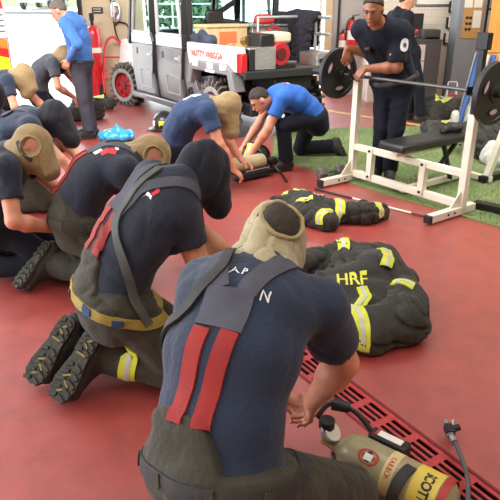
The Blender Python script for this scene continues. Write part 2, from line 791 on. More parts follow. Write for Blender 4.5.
# door jamb strips
b = MB(); b.box((-2.995, 11.38, 2.1), (.07, .1, 4.2)); struct('trim_1', b, DARKMET)
b = MB(); b.box((1.39, 11.38, 2.1), (.12, .12, 4.2)); struct('trim_2', b, mat('beige_post', (200, 176, 138), .6))
b = MB(); b.box((1.57, 11.37, 2.1), (.035, .06, 4.2)); struct('trim_3', b, DARKMET)
b = MB(); b.box((1.24, 11.38, 2.1), (.05, .12, 4.2)); struct('trim_4', b, mat('pale_trim', (220, 214, 204), .6))

# outside: apron and a lot that rises away from the doors
b = MB()
b.prism([(-40, 11.7, -.02), (30, 11.7, -.02), (30, 18, .25), (-40, 18, .25)], (0, 0, -.2))
b.prism([(-40, 18, .25), (30, 18, .25), (30, 44, 1.2), (-40, 44, 1.2)], (0, 0, -.2))
o = struct('floor_outside', b, CONC)
o['label'] = 'bright concrete apron outside the open bay doors'
b = MB(); b.box((-16, 36, .96), (22, .3, .16)); tag(b.build('kerb', mat('kerb_grey', (84, 86, 86), .9), None, .03), 'grey kerb line across the far side of the outside lot', 'kerb')
GRASS = mat('roadside_grass', (62, 84, 40), .95, rgb2=(104, 112, 70), vscale=4, bump=.5, bscale=30)
b = MB()
b.prism([(-40, 44, 1.2), (30, 44, 1.2), (30, 80, 5.2), (-40, 80, 5.2)], (0, 0, -.3))
o = struct('ground', b, GRASS)
o['label'] = 'pale green verge beyond the outside lot'

# white house seen past the truck bed through the open bay
hs = thing('house', (1.6, 30, 0.8), 'white house with small dark windows outside the open bay', 'house')
b = MB(); b.box((1.6, 31, 3.0), (9, 4, 4.6)); b.build('wall', mat('white_siding', (226, 228, 228), .8), hs)
b = MB(); b.prism([(-3.3, 28.8, 5.2), (6.5, 28.8, 5.2), (6.5, 31, 7.2), (-3.3, 31, 7.2)], (0, 0, .15)); b.build('roof', mat('grey_shingles', (120, 118, 116), .9), hs)
for x in (-.9, .6, 1.9, 3.1, 4.4):
    b = MB(); b.box((x, 28.97, 2.2), (.62, .06, 1.1)); wn = b.build('window_frame', mat('window_trim', (200, 204, 206), .6), hs)
    b = MB(); b.box((x, 28.92, 2.2), (.48, .04, .95)); b.build('pane', mat('dark_window_glass', (64, 86, 96), .15), wn)
fn = thing('fence', (-1.5, 24, .5), 'grey steel railing outside the bay behind the utility vehicle', 'fence')
b = MB()
for z in (1.5, 1.05):
    b.bar((-6, 24, z), (3.4, 24, z), .05, .05)
b.build('rail', mat('galvanised', (150, 156, 156), .5, .7), fn)
for x in np.arange(-6, 3.5, 1.56):
    b = MB(); b.cyl((x, 24, .5), (x, 24, 1.6), .03); b.build('post', MATS['galvanised'], fn)
# bushes through the windows of the vehicle
def bush(x, y, z, r, lab, seed):
    rs = np.random.RandomState(seed)
    m = MB()
    for k in range(420):
        d = nrm(rs.normal(size=3)) * r * (.6 + .4 * rs.rand())
        d[2] = abs(d[2]) * 1.1
        p = A(x, y, z) + d
        R = np.linalg.qr(rs.normal(size=(3, 3)))[0]
        m.box(p, (.26, .16, .02), R)
    o = m.build('bush', mat('bush_leaves', (34, 62, 40), .9, rgb2=(58, 92, 58), vscale=6), None, smooth=False)
    tag(o, lab, 'bush')
bush(-4.6, 27, .7, 1.5, 'rounded green bush outside behind the front of the utility vehicle', 3)
bush(-2.2, 26, .7, 1.25, 'smaller green bush outside, seen through the rear window of the utility vehicle', 4)

# pickup truck parked outside
def pickup(x, y, z):
    t = thing('pickup_truck', (x, y, z), 'dark blue grey pickup truck parked in the bright lot outside', 'truck')
    P = mat('pickup_paint', (40, 52, 64), .3, coat=.5)
    GL = mat('dark_window_glass', (64, 86, 96), .15)
    b = MB(); b.box((x, y, z + .78), (1.9, 5.0, .62)); b.build('body', P, t, .12)
    b = MB(); b.box((x, y - .1, z + 1.36), (1.7, 1.9, .66), taper=.82); b.build('cab', P, t, .1)
    b = MB(); b.box((x, y - 1.0, z + 1.36), (1.42, .12, .42), taper=.9); b.build('windscreen', GL, t, .02)
    b = MB(); b.box((x, y - 2.5, z + .52), (1.9, .14, .2)); b.build('bumper', STEEL_(), t, .03)
    b = MB(); b.box((x, y - 2.49, z + .84), (1.0, .06, .26)); b.build('grille', BLACKP, t, .02)
    for sx_ in (-.74, .74):
        b = MB(); b.box((x + sx_, y - 2.48, z + .86), (.3, .06, .2)); b.build('headlamp', PAPER, t, .02)
        for wy in (-1.5, 1.5):
            wx = sx_ * 1.16
            b = MB(); b.cyl((x + wx - .11, y + wy, z + .38), (x + wx + .11, y + wy, z + .38), .38, n=24); wh = b.build('wheel', BLACKP, t, .03)
            b = MB(); b.cyl((x + wx - .13, y + wy, z + .38), (x + wx + .13, y + wy, z + .38), .2, n=18); b.build('hub', STEEL_(), wh)
def STEEL_():
    return mat('steel', (170, 172, 174), .35, 1.0)
pickup(-13.3, 42.0, 1.08)
# red sign board on the verge
t = thing('sign_board', (-15.6, 45, 1.25), 'small red board on a post at the far edge of the lot', 'sign')
b = MB(); b.box((-15.6, 45, 2.4), (1.3, .08, 1.5)); b.build('board', mat('sign_red', (120, 20, 30), .6), t, .02)
b = MB(); b.cyl((-15.6, 45.05, 1.2), (-15.6, 45.05, 1.9), .06); b.build('post', DARKMET, t)

# unseen fixtures made up to carry the added fill lamps
for i, (lx, ly, pw, lsx, lsy, tilt) in enumerate(FILL_LAMPS):
    t = thing('fill_light_fixture', (lx, ly, 4.4), None, 'light', 'added fill lights over the bay')
    t['label'] = 'flat white fill light panel added out of view over the red floor'
    th_ = math.radians(tilt)
    Rl = np.array([A(1, 0, 0), A(0, math.cos(th_), math.sin(th_)), A(0, -math.sin(th_), math.cos(th_))])
    if tilt:
        t['label'] = 'long tilted fill light added out of view, aimed at the back of the bay'
        b = MB()
        for sx_ in (-1, 1):
            b.cyl((lx + sx_ * 1.2, ly - .06, 4.03), (lx + sx_ * 1.2, ly - .06, 4.4), .015)
        b.build('hanger', mat('fill_lamp_housing', (220, 220, 220), .5), t)
    b = MB(); b.box(A(lx, ly, 4.36 if not tilt else 3.95) + Rl[2] * (0 if not tilt else .07), (lsx + .1, lsy + .1, .08), Rl); b.build('housing', mat('fill_lamp_housing', (220, 220, 220), .5), t, .01)

# trench drain with its slotted cover
DRP = mat('red_painted_grate', (178, 58, 60), .5, var=.15, vscale=25, bump=.2, bscale=60)
t = thing('trench_drain', (DR0[0], DR0[1], -.05), 'red slotted trench drain cover set in the floor beside the nearest kneeling person', 'drain')
b = MB()
L_ = np.linalg.norm(DR1 - DR0)
hw = DRW / 2
th = .005
def cell(a0, a1, q0, q1):
    c = DR0 + dd * (a0 + a1) / 2 + dn * (q0 + q1) / 2
    b.box(c - A(0, 0, th / 2 + .001), (a1 - a0, q1 - q0, th), np.array([dd, dn, A(0, 0, 1)]))
n_ = int(L_ / .135)
pitch = L_ / n_
for i in range(n_):
    a0 = i * pitch
    cell(a0, a0 + .034, -hw, hw)
    for q0, q1 in ((-hw, -.058), (-.036, -.024), (-.006, .006), (.024, .036), (.058, hw)):
        cell(a0 + .034, a0 + pitch, q0, q1)
b.build('slotted_cover', DRP, t)
b = MB()
for sgn in (-1, 1):
    b.bar(DR0 + dn * sgn * (hw + .006) + A(0, 0, .001), DR1 + dn * sgn * (hw + .006) + A(0, 0, .001), .012, .006)
b.build('edge_strip', mat('dark_red_edge', (120, 34, 38), .6), t)
b = MB()
cc = (DR0 + DR1) / 2
b.box(cc - A(0, 0, .035), (L_, DRW * .96, .01), np.array([dd, dn, A(0, 0, 1)]))
b.build('slot_shade_sheet', mat('slot_shade_black', (22, 14, 14), .9), t)  # black sheet set high under the cover so the slots look shaded

# artificial turf
TURF = mat('artificial_turf', (124, 146, 86), .95, rgb2=(150, 168, 112), vscale=2.2, bump=.9, bscale=260)
b = MB()
b.prism([(.246, 6.6, 0), (1.11, 5.336, 0), (1.926, 4.333, 0), (3.6, 2.3, 0), (6.6, 2.3, 0), (6.6, 8.35, 0), (1.70, 8.30, 0), (.33, 7.95, 0)], (0, 0, .012))
tf = b.build('turf_mat', TURF, None, smooth=False)
tag(tf, 'green artificial turf mat under the weight bench', 'mat')
rs = np.random.RandomState(5)
m = MB()
poly = [(.246, 6.6), (1.11, 5.336), (1.926, 4.333), (3.6, 2.3), (6.6, 2.3), (6.6, 8.35), (1.70, 8.30), (.33, 7.95)]
def inpoly(x, y):
    c = False
    for i in range(len(poly)):
        (x0, y0), (x1, y1) = poly[i], poly[i - 1]
        if (y0 > y) != (y1 > y) and x < (x1 - x0) * (y - y0) / (y1 - y0) + x0:
            c = not c
    return c
VV, FF = [], []
k = 0
while k < 16000:
    x, y = rs.uniform(.2, 3.4), rs.uniform(3.2, 8.35)
    if not inpoly(x, y) or x > y * .52:
        k += .2
        continue
    a = rs.rand() * 6.28
    hh = rs.uniform(.014, .026)
    dx, dy = math.cos(a) * .004, math.sin(a) * .004
    lx, ly = rs.normal(size=2) * .008
    n = len(VV)
    VV += [(x - dx, y - dy, .011), (x + dx, y + dy, .011), (x + lx, y + ly, .011 + hh)]
    FF.append((n, n + 1, n + 2))
    k += 1
o = link_mesh('turf_blades', VV, FF, [TURF], tf, None, False)
o['kind'] = 'stuff'
# worn yellow line
b = MB(); b.bar((1.2, 9.68, .001), (2.75, 8.08, .001), .10, .003)
tag(b.build('floor_line', mat('worn_yellow_paint', (206, 176, 110), .6, var=.2, vscale=8), None), 'worn yellow line painted on the floor behind the turf', 'floor line')
# ------------------------------------------------------------------ utility vehicle
UO = A(-.49, 7.70, 0)
UF = nrm(A(-.539, .842, 0))
UR_ = A(UF[1], -UF[0], 0)
URm = np.array([UF, -UR_, A(0, 0, 1)])


def U(a, b, z):
    return UO + UF * a + UR_ * b + A(0, 0, z)


def ub(m, a0, a1, b0, b1, z0, z1, taper=1.0):
    return m.box(U((a0 + a1) / 2, (b0 + b1) / 2, (z0 + z1) / 2), (abs(a1 - a0), abs(b1 - b0), abs(z1 - z0)), URm, taper)


VG = mat('vehicle_grey_paint', (112, 110, 111), .4, .3, var=.06, vscale=3, coat=.3)
VW = mat('vehicle_white_panel', (224, 224, 222), .45, var=.04)
VLG = mat('vehicle_light_grey', (186, 186, 188), .45)
RUB = mat('tyre_rubber', (34, 34, 34), .85, var=.3, vscale=14, bump=.3, bscale=50)
LUGD = mat('dusty_tread', (112, 108, 104), .9, var=.25, vscale=20)
RIMR = mat('red_wheel_rim', (196, 40, 44), .4, coat=.3)
DIAM = mat('diamond_plate', (176, 176, 172), .32, .9, bump=.9, bscale=70)
TEAL = mat('tinted_window', (222, 244, 240), .05, trans=1.0)
TEAL.node_tree.nodes['Principled BSDF'].inputs['IOR'].default_value = 1.03
REDL = mat('red_lamp_lens', (190, 26, 34), .25, coat=.4)
t = thing('utility_vehicle', U(1.2, .78, 0), 'grey four door utility vehicle with red rims and a loaded flat bed', 'vehicle')
# chassis and cab floor
b = MB(); ub(b, -.55, 3.5, .25, 1.30, .30, .46); ub(b, .72, 2.62, .08, 1.47, .26, .42); b.build('chassis', BLACKP, t, .02)
# front body
b = MB(); ub(b, 2.55, 3.55, .14, 1.41, .55, 1.02, .9); b.build('front_hood', VW, t, .06)
b = MB(); ub(b, 3.45, 3.62, .2, 1.35, .45, .72); b.build('front_bumper', BLACKP, t, .03)
for bb in (.05, 1.50):
    nm = 'door'
    for (a0, a1, wt) in ((1.80, 2.62, 0), (.86, 1.70, 1)):
        b = MB()
        s_ = -1 if bb < .5 else 1
        o_ = bb
        b.prism([U(a0, o_, .30), U(a1 - (.10 if wt == 0 else 0), o_, .30), U(a1, o_, .62), U(a1, o_, 1.02), U(a0, o_, 1.02)], UR_ * .05 * (1 if bb < .5 else -1))
        d = b.build('door', VG, t, .012)
        b = MB(); ub(b, a0 + .01, a1 - .01, o_ - .004, o_ + .05, 1.02, 1.17); b.build('upper_panel', VW, d, .01)
        b = MB()
        for (p, q_) in (((a0 + .04, 1.17), (a0 + .16, 1.88)), ((a1 - .05, 1.17), (a1 - .22 if wt == 0 else a1 - .05, 1.88)), ((a0 + .16, 1.88), (a1 - .22 if wt == 0 else a1 - .05, 1.88)), ((a0 + .04, 1.17), (a1 - .05, 1.17))):
            b.bar(U(p[0], o_ + .02, p[1]), U(q_[0], o_ + .02, q_[1]), .05, .06)
        b.build('window_frame', VLG, d, .008)
        b = MB()
        b.prism([U(a0 + .05, o_ + .022, 1.18), U(a1 - .06, o_ + .022, 1.18), U(a1 - .22 if wt == 0 else a1 - .06, o_ + .022, 1.87), U(a0 + .17, o_ + .022, 1.87)], UR_ * .006)
        b.build('window_pane', TEAL, d, smooth=False)
        b = MB(); b.bar(U(a0 + .06, o_ - .012 * (1 if bb < .5 else -1), .88), U(a0 + .20, o_ - .012 * (1 if bb < .5 else -1), .88), .03, .035); ub(b, a0 + .05, a0 + .09, o_ - .015, o_ + .02, .84, .93); b.build('handle', VLG, d, .005)
        b = MB(); ub(b, a1 - .24, a1 - .19, o_ - .006, o_ + .02, .86, .95); b.build('latch', BLACKP, d, .004)
        b = MB()
        L3 = [(a0 + .10, .40), (a1 - .35, .40), (a1 - .30, .62), (a1 - .42, .66), (a0 + .10, .62)]
        b.tube([U(x, o_ - .004 * (1 if bb < .5 else -1), z) for x, z in L3], .007, 6, True); b.build('panel_crease', VLG, d)
# pillars: black seams between the doors, behind them, and at the windscreen
for bb in (.06, 1.49):
    for pts in ([(1.64, .28), (1.78, .62), (1.72, 1.05), (1.80, 1.2), (1.74, 1.95)], [(.72, .28), (.84, .62), (.78, 1.05), (.78, 1.2), (.72, 1.95)]):
        b = MB()
        for p, q_ in zip(pts[:-1], pts[1:]):
            b.bar(U(p[0], bb, p[1]), U(q_[0], bb, q_[1]), .09, .09)
        b.build('pillar', BLACKP, t, .01)
    b = MB(); b.bar(U(2.68, bb, 1.0), U(2.42, bb, 1.95), .07, .07); b.build('windscreen_pillar', BLACKP, t, .01)
    b = MB(); ub(b, .68, 2.6, bb - .06, bb + .05, .20, .29); b.build('rocker', VG, t, .02)
b = MB(); ub(b, .55, 2.5, .02, 1.53, 1.92, 2.0); b.build('roof', BLACKP, t, .03)
# rear quarter behind the rear door
b = MB(); b.prism([U(.28, .04, .30), U(.74, .04, .30), U(.80, .04, .62), U(.80, .04, .98), U(.62, .04, 1.02), U(.52, .04, .70)], UR_ * .06); b.build('rear_quarter', VG, t, .01)
b = MB(); b.torus(U(.62, .035, .48), UR_, .055, .018, 20, 8); b.cyl(U(.62, .03, .48), U(.62, .06, .48), .05, n=20); b.build('fuel_cap', BLACKP, t)
# seats and steering wheel inside, rear screen frame
SEATM = mat('black_vinyl', (30, 30, 32), .5)
for a in (1.0, 1.85):
    for bb in (.42, 1.12):
        b = MB(); ub(b, a, a + .45, bb - .26, bb + .26, .62, .78); b.build('seat', SEATM, t, .05)
        b = MB(); b.box(U(a - .02, bb, .98), (.13, .5, .50), URm); b.build('backrest', SEATM, t, .05)
b = MB(); b.torus(U(2.32, .42, 1.15), UF * .8 + A(0, 0, .5), .17, .014, 24, 8); b.cyl(U(2.32, .42, 1.15), U(2.5, .42, 1.0), .02); b.build('steering_wheel', BLACKP, t)
b = MB(); b.bar(U(.70, .08, 1.2), U(.70, 1.47, 1.2), .05, .05); b.bar(U(.70, .1, 1.05), U(.70, .1, 1.95), .07, .07); b.bar(U(.70, 1.47, .9), U(.70, 1.47, 1.95), .07, .07); b.bar(U(.70, .78, 1.6), U(.66, .20, 1.30), .06, .06); b.build('rear_frame', BLACKP, t, .01)
b = MB(); b.box(U(.62, .42, 1.42), (.08, .26, .17), URm); b.bar(U(.62, .5, 1.36), U(.60, 1.2, 1.26), .06, .10); b.build('rear_light_bar', BLACKP, t, .03)
b = MB(); ub(b, .70, .706, .12, 1.42, 1.2, 1.9); b.build('rear_window', TEAL, t)
# bed
b = MB(); ub(b, -.74, .64, .10, 1.47, .80, .86); b.build('bed_floor', DIAM, t, .01)
b = MB(); ub(b, -.78, -.72, .02, 1.55, .775, .865); b.build('rear_bed_edge', mat('black_rubber_edge', (36, 36, 36), .7), t, .01)
b = MB(); b.prism([U(-.70, .02, .84), U(.60, .02, .84), U(.66, .02, 1.02), U(.66, .02, 1.12), U(-.70, .02, 1.10)], UR_ * .06)
bs = b.build('bed_side', VW, t, .012)
lettering('letters', 'NUTTY VNSGGA', .105, U(.12, .018, .995), -UF, A(0, 0, 1), mat('faded_red_letters', (196, 74, 60), .6), bs, lift=.007, bold=.002)
b = MB(); ub(b, -.68, .62, .015, .09, 1.095, 1.125); b.build('top_rail', VLG, bs, .01)
b = MB(); ub(b, -.70, .62, 1.46, 1.52, .84, 1.02); b.build('bed_side', VW, t, .012)
b = MB(); ub(b, -.72, -.60, .008, .09, .84, 1.06); b.build('tail_lamp', REDL, t, .012)
# fender flare with clipped light corners
for bb, s_ in ((-.03, 1), (1.58, -1)):
    b = MB()
    pr = [(-.62, .62), (-.52, .86), (-.40, .92), (.40, .92), (.52, .86), (.60, .62), (.50, .62), (.44, .80), (-.44, .80), (-.50, .62)]
    b.prism([U(x, bb, z) for x, z in pr], UR_ * .16 * s_)
    fd = b.build('fender_flare', mat('flare_grey', (128, 128, 130), .5), t, .015)
    for x in (-.36, -.05, .34):
        b = MB(); ub(b, x - .07, x + .07, bb - .012 * s_, bb + .02 * s_, .845, .915); b.build('reflector', VW, fd, .008)
    b = MB(); ub(b, -.16, .06, bb - .014 * s_, bb + .02 * s_, .80, .835); b.build('marker', VW, fd, .005)
# wheels
def wheel(a, bb, outw, r=.345, steer=0.0):
    c = U(a, bb, r)
    st = math.radians(steer)
    WX = UR_ * math.cos(st) + UF * math.sin(st)      # axle direction
    WF = UF * math.cos(st) - UR_ * math.sin(st)
    w_ = .12
    m = MB()
    m.lathe(c - WX * w_, WX, [(r * .60, .0), (r * .86, -.012), (r * .96, .02), (r * .97, .10), (r * .97, .14), (r * .96, .22), (r * .86, .252), (r * .60, .24)], 36, False, True)
    o = m.build('wheel', RUB, t)
    m = MB()
    o_ = c + WX * outw * .128
    m.lathe(o_, WX * outw, [(r * .62, -.004), (r * .64, .004), (r * .80, .008), (r * .83, 0), (r * .80, -.006)], 36, False, True)
    m.build('sidewall', mat('dusty_sidewall', (150, 146, 142), .9, var=.2, vscale=12), o)
    for k in range(22):
        ang = 2 * math.pi * k / 22
        rad = WF * math.cos(ang) + A(0, 0, 1) * math.sin(ang)
        tan = -WF * math.sin(ang) + A(0, 0, 1) * math.cos(ang)
        if k == 0:
            m = MB()
        for sg in (-1, 1):
            m.box(c + rad * r * .965 + WX * sg * .075 + tan * sg * .02, (.09, .028, .09), np.array([WX, tan, rad]))
            m.box(c + rad * r * .90 + WX * sg * .125 + tan * sg * .02, (.022, .026, .07), np.array([WX, tan, rad]))
    tr = m.build('tread', LUGD, o, .004)
    tr['kind'] = 'stuff'
    m = MB()
    x = c + WX * outw * .10
    m.lathe(c - WX * .1, WX, [(r * .60, 0), (r * .57, .06), (r * .57, .14), (r * .60, .2)], 30, False, False)
    m.lathe(x - WX * outw * .05, WX * outw, [(r * .57, 0), (r * .45, .015), (r * .20, .03), (0.001, .035)], 30, False)
    rm = m.build('rim', RIMR, o)
    m = MB()
    for k in range(8):
        ang = 2 * math.pi * k / 8
        rad = WF * math.cos(ang) + A(0, 0, 1) * math.sin(ang)
        m.bar(x + rad * r * .04 - WX * outw * .02, x + rad * r * .55 - WX * outw * .03, .035, .02, up=WX)
    m.cyl(x - WX * outw * .03, x + WX * outw * .012, .045)
    m.build('spoke', mat('dark_red_spokes', (120, 30, 34), .5), rm, .004)
wheel(3.0, .10, -1, r=.325, steer=20)
wheel(0.0, .13, -1)
wheel(3.0, 1.42, 1, r=.325, steer=20)
wheel(0.0, 1.42, 1)
b = MB(); b.cyl(U(0, .2, .345), U(0, 1.35, .345), .04); b.bar(U(0, .35, .345), U(.5, .45, .42), .05, .05); b.bar(U(0, 1.2, .345), U(.5, 1.1, .42), .05, .05); b.build('axle', DARKMET, t)
b = MB(); ub(b, -.15, .55, .40, 1.15, .46, .78); ub(b, -.7, -.15, .50, 1.05, .60, .78); b.build('underbody', BLACKP, t, .03)

# things carried on the bed
def carried(name, label, cat, a, b_, z, group=None):
    return thing(name, U(a, b_, z), label, cat, group)
x = carried('wooden_crate', 'pale plywood crate behind the cab on the vehicle bed', 'crate', .45, .45, .86)
PLY = mat('pale_plywood', (206, 184, 140), .7, var=.1, vscale=4, stretch=(1, 6, 1))
b = MB(); ub(b, .28, .60, .12, .72, .862, 1.30); b.build('box', PLY, x, .008)
b = MB(); ub(b, .265, .615, .105, .735, 1.30, 1.335); b.build('lid', PLY, x, .006)
b = MB(); ub(b, .27, .28, .30, .55, 1.05, 1.25); b.build('stencil_panel', mat('orange_stencil', (208, 120, 70), .7), x)
x = carried('tool_box', 'diamond plate tool box on the vehicle bed beside the plywood crate', 'tool box', .40, 1.0, .86)
b = MB(); ub(b, .22, .62, .76, 1.36, .862, 1.30); b.build('box', DIAM, x, .01)
b = MB(); ub(b, .20, .63, .74, 1.38, 1.30, 1.33); b.build('lid', DIAM, x, .006)
x = carried('side_box', 'upright diamond plate box at the rear corner of the bed by the tail lamp', 'tool box', -.58, .28, .86)
b = MB(); ub(b, -.70, -.48, .12, .50, .867, 1.12); b.build('box', DIAM, x, .01)
b = MB(); ub(b, -.71, -.47, .115, .20, .867, 1.10); b.build('corner_guard', mat('dark_plate', (70, 72, 76), .4, .8), x, .006)
# pump engine
x = carried('pump_engine', 'red and black pump engine with cream fuel tank on the vehicle bed', 'engine', -.45, .78, .86)
ER = mat('engine_red', (176, 30, 44), .4, coat=.3)
b = MB(); b.cyl(U(-.66, 0.60, 1.03), U(-.50, 0.60, 1.03), .135, n=28); b.build('fan_housing', ER, x, .012)
b = MB(); b.cyl(U(-.675, 0.60, 1.03), U(-.655, 0.60, 1.03), .07, n=20); b.build('recoil_starter', mat('dark_red', (96, 18, 26), .5), x, .004)
b = MB(); ub(b, -.52, -.28, 0.46, 0.74, .90, 1.12); b.build('engine_block', mat('cast_grey', (110, 110, 112), .5, .6), x, .015)
b = MB(); ub(b, -.62, -.30, 0.52, 0.78, 1.15, 1.27); b.build('fuel_tank', mat('cream_tank', (214, 204, 172), .45), x, .03)
b = MB(); ub(b, -.64, -.34, 0.32, 0.52, 1.10, 1.26); b.build('air_filter', BLACKP, x, .02)
b = MB(); ub(b, -.66, -.22, 0.36, 0.82, .863, .90); b.build('skid_plate', DARKMET, x, .005)
b = MB(); b.cyl(U(-.30, 0.60, 1.02), U(-.10, 0.60, 1.02), .12, .10, 24); b.cyl(U(-.2, 0.60, 1.1), U(-.2, 0.60, 1.26), .05); b.build('pump_casing', ER, x, .01)
x = carried('hose_coil', 'coiled tan fire hose with brass couplings lying on the vehicle bed', 'hose', -.05, .45, .86)
HO = mat('tan_hose', (190, 158, 110), .8, var=.15, vscale=12, bump=.2, bscale=80)
for k in range(3):
    m = MB()
    m.tube([U(-.08 + .20 * math.cos(q), .42 + .17 * math.sin(q), .905 + .075 * k + .03 * math.sin(q * 2 + k)) for q in np.linspace(0, 6.0, 30)], .038, 10)
    m.build('hose_loop', HO, x)
m = MB(); m.cyl(U(-.36, .32, 1.18), U(-.24, .34, 1.16), .04, .05, 16); m.cyl(U(-.38, .32, 1.18), U(-.36, .32, 1.18), .055, n=16); m.build('brass_coupling', mat('brass', (196, 160, 90), .35, .9), x)
for i, (a, bb, z, col, lab) in enumerate(((-.02, .78, 1.3, (196, 44, 40), 'red jerry can standing on the bed beside the pump engine'), )):
    x = carried('jerry_can', lab, 'can', .06, 1.0, .86)
    b = MB(); ub(b, .02, .16, .86, 1.16, .862, 1.22); b.build('body', mat('jerry_red', col, .5), x, .03)
    b = MB(); b.tube([U(.09, .92, 1.22), U(.09, .94, 1.29), U(.09, 1.08, 1.29), U(.09, 1.10, 1.22)], .015, 8); b.build('handle', MATS['jerry_red'], x)
x = carried('equipment_bag', 'small red bag on top of the diamond plate tool box', 'bag', .4, 1.05, 1.33)
b = MB(); ub(b, .30, .50, .92, 1.20, 1.333, 1.45, .8); b.build('bag_body', mat('red_nylon', (186, 48, 48), .7), x, .04)
b = MB(); b.tube([U(.4, .98, 1.44), U(.4, 1.02, 1.49), U(.4, 1.12, 1.49), U(.4, 1.15, 1.44)], .008, 8); b.build('handle', BLACKP, x)
x = carried('tow_box', 'low diamond plate box with dark window strip at the right rear of the bed', 'tool box', -.5, 1.3, .86)
b = MB(); ub(b, -.66, -.30, 1.14, 1.44, .862, 1.02); b.build('box', DIAM, x, .01)
b = MB(); ub(b, -.668, -.658, 1.18, 1.40, .90, .95); b.build('dark_strip', BLACKP, x)
# tube rack at the right rear
RK = mat('grey_tube', (176, 178, 176), .4, .6)
x = carried('bed_rack', 'grey tube rack over the bed that carries the black coat', 'rack', -.1, 1.25, .86)
b = MB()
for z in (1.22, 1.42):
    b.tube([U(.5, 1.43, z), U(-.5, 1.43, z), U(-.62, 1.38, z)], .022, 10)
b.tube([U(.5, 1.43, .862), U(.5, 1.43, 1.42)], .022); b.tube([U(-.25, 1.43, .862), U(-.25, 1.43, 1.42)], .022)
b.tube([U(.0, 1.43, 1.42), U(.0, .70, 1.42), U(.0, .70, .862)], .022)
b.build('tube_frame', RK, x)
# black coat hung over the rack
def coat_hung():
    c = U(-.03, 1.43, 1.42)
    ax = UF
    def f(P):
        q = econe(P, c - ax * .24 + A(0, 0, .02), c + ax * .20 + A(0, 0, .03), .05, .06, A(0, 0, 1), 1, 1)
        q = smin(q, econe(P, c - UR_ * .07, c - UR_ * .10 + A(0, 0, -.44), .05, .05, ax, 5.0, 3.8), .05)
        q = smin(q, econe(P, c + UR_ * .07, c + UR_ * .09 + A(0, 0, -.34), .045, .04, ax, 4.4, 3.6), .05)
        q = smin(q, cone(P, c + ax * .22 - UR_ * .06, c + ax * .42 - UR_ * .14 + A(0, 0, -.02), .06, .075), .05)
        q = smin(q, cone(P, c + ax * .42 - UR_ * .14 + A(0, 0, -.02), c + ax * .38 - UR_ * .16 + A(0, 0, -.14), .065, .04), .03)
        q = smin(q, cone(P, c - ax * .10 - UR_ * .12 - A(0, 0, .1), c - ax * .12 - UR_ * .15 + A(0, 0, -.54), .07, .045), .04)
        q = q + folds(P, .012, 34, 77) + folds(P, .006, 70, 78)
        return smax(q, -cone(P, U(-.5, 1.43, 1.42), U(.5, 1.43, 1.42), .024, .024), .004)
    return sdf_obj('hanging_coat', f, c - .75, c + .75, .012, mat('black_coat_cloth', (22, 22, 32), .9, var=.2, bump=.3, bscale=50), None)
tag(coat_hung(), 'black coat draped over the rack of the utility vehicle', 'coat')
# dark jacket bundle on the side rail
c_ = U(.42, .12, 1.17)
def bund(P):
    q = cone(P, c_ + UF * .20, c_ - UF * .24 - A(0, 0, .02), .055, .075)
    q = smin(q, cone(P, c_ - UF * .05 - UR_ * .03, c_ - UF * .12 - UR_ * .05 + A(0, 0, .06), .06, .05), .05)
    return q + folds(P, .016, 16, 31)
tag(sdf_obj('rolled_jacket', bund, c_ - .5, c_ + .5, .012, mat('slate_cloth', (58, 66, 84), .9, var=.3, vscale=5), None), 'slate jacket rolled up on the side of the vehicle bed above the red letters', 'jacket')

# fire engine cut by the left edge, parked at an angle so that only its rear corner shows
EO = A(-3.32, 8.75, 0)
EF = nrm(A(-.44, .90, 0))            # towards its cab
EL = A(-EF[1], EF[0], 0)             # towards its left
EM = np.array([EF, EL, A(0, 0, 1)])
def E(a, l, z):
    return EO + EF * a + EL * l + A(0, 0, z)
t = thing('fire_engine', E(1.3, 1.25, 0), 'rear corner of a fire engine with red and yellow chevrons at the left edge', 'fire engine')
b = MB(); b.box(E(1.6, 1.25, 1.85), (3.2, 2.5, 2.5), EM); b.build('body', mat('engine_white', (214, 210, 206), .4, coat=.4), t, .05)
CHY = mat('chevron_yellow', (222, 226, 40), .4)
CHR = mat('chevron_red', (206, 40, 32), .4)
CHO = mat('chevron_orange', (238, 132, 48), .4)
def strip(z0, z1, sl, m_, nm):
    b = MB(); b.prism([E(-.012, .9, z0 + sl), E(-.012, .03, z0), E(-.012, .03, z1), E(-.012, .9, z1 + sl)], EF * .02); return b.build(nm, m_, t)
strip(.66, .88, .22, CHY, 'yellow_stripe')
strip(.88, 1.00, .22, CHR, 'red_stripe')
strip(1.00, 1.12, .12, CHO, 'orange_stripe')
b = MB(); b.box(E(-.012, .45, 1.32), (.02, .85, .36), EM); pn = b.build('white_plate', VW, t, .004)
for i in range(4):
    b = MB(); b.box(E(-.026, .22, 1.44 - i * .07), (.006, .36, .02), EM); b.build('print_line', mat('grey_print', (110, 112, 116), .7), pn)
strip(1.52, 1.60, -.05, CHR, 'red_stripe')
strip(1.60, 1.72, -.05, CHO, 'orange_stripe')
b = MB(); b.box(E(-.06, 1.25, .56), (.26, 2.5, .14), EM); b.build('rear_step', mat('step_red', (176, 46, 46), .4), t, .02)
for ll in (.20, 2.3):
    b = MB(); b.cyl(E(1.0, ll - .16, .5), E(1.0, ll + .16, .5), .5, n=28); b.build('wheel', RUB, t, .04)
b = MB(); b.box(E(1.6, 1.25, .72), (2.8, 2.2, .5), EM); b.build('underframe', BLACKP, t)
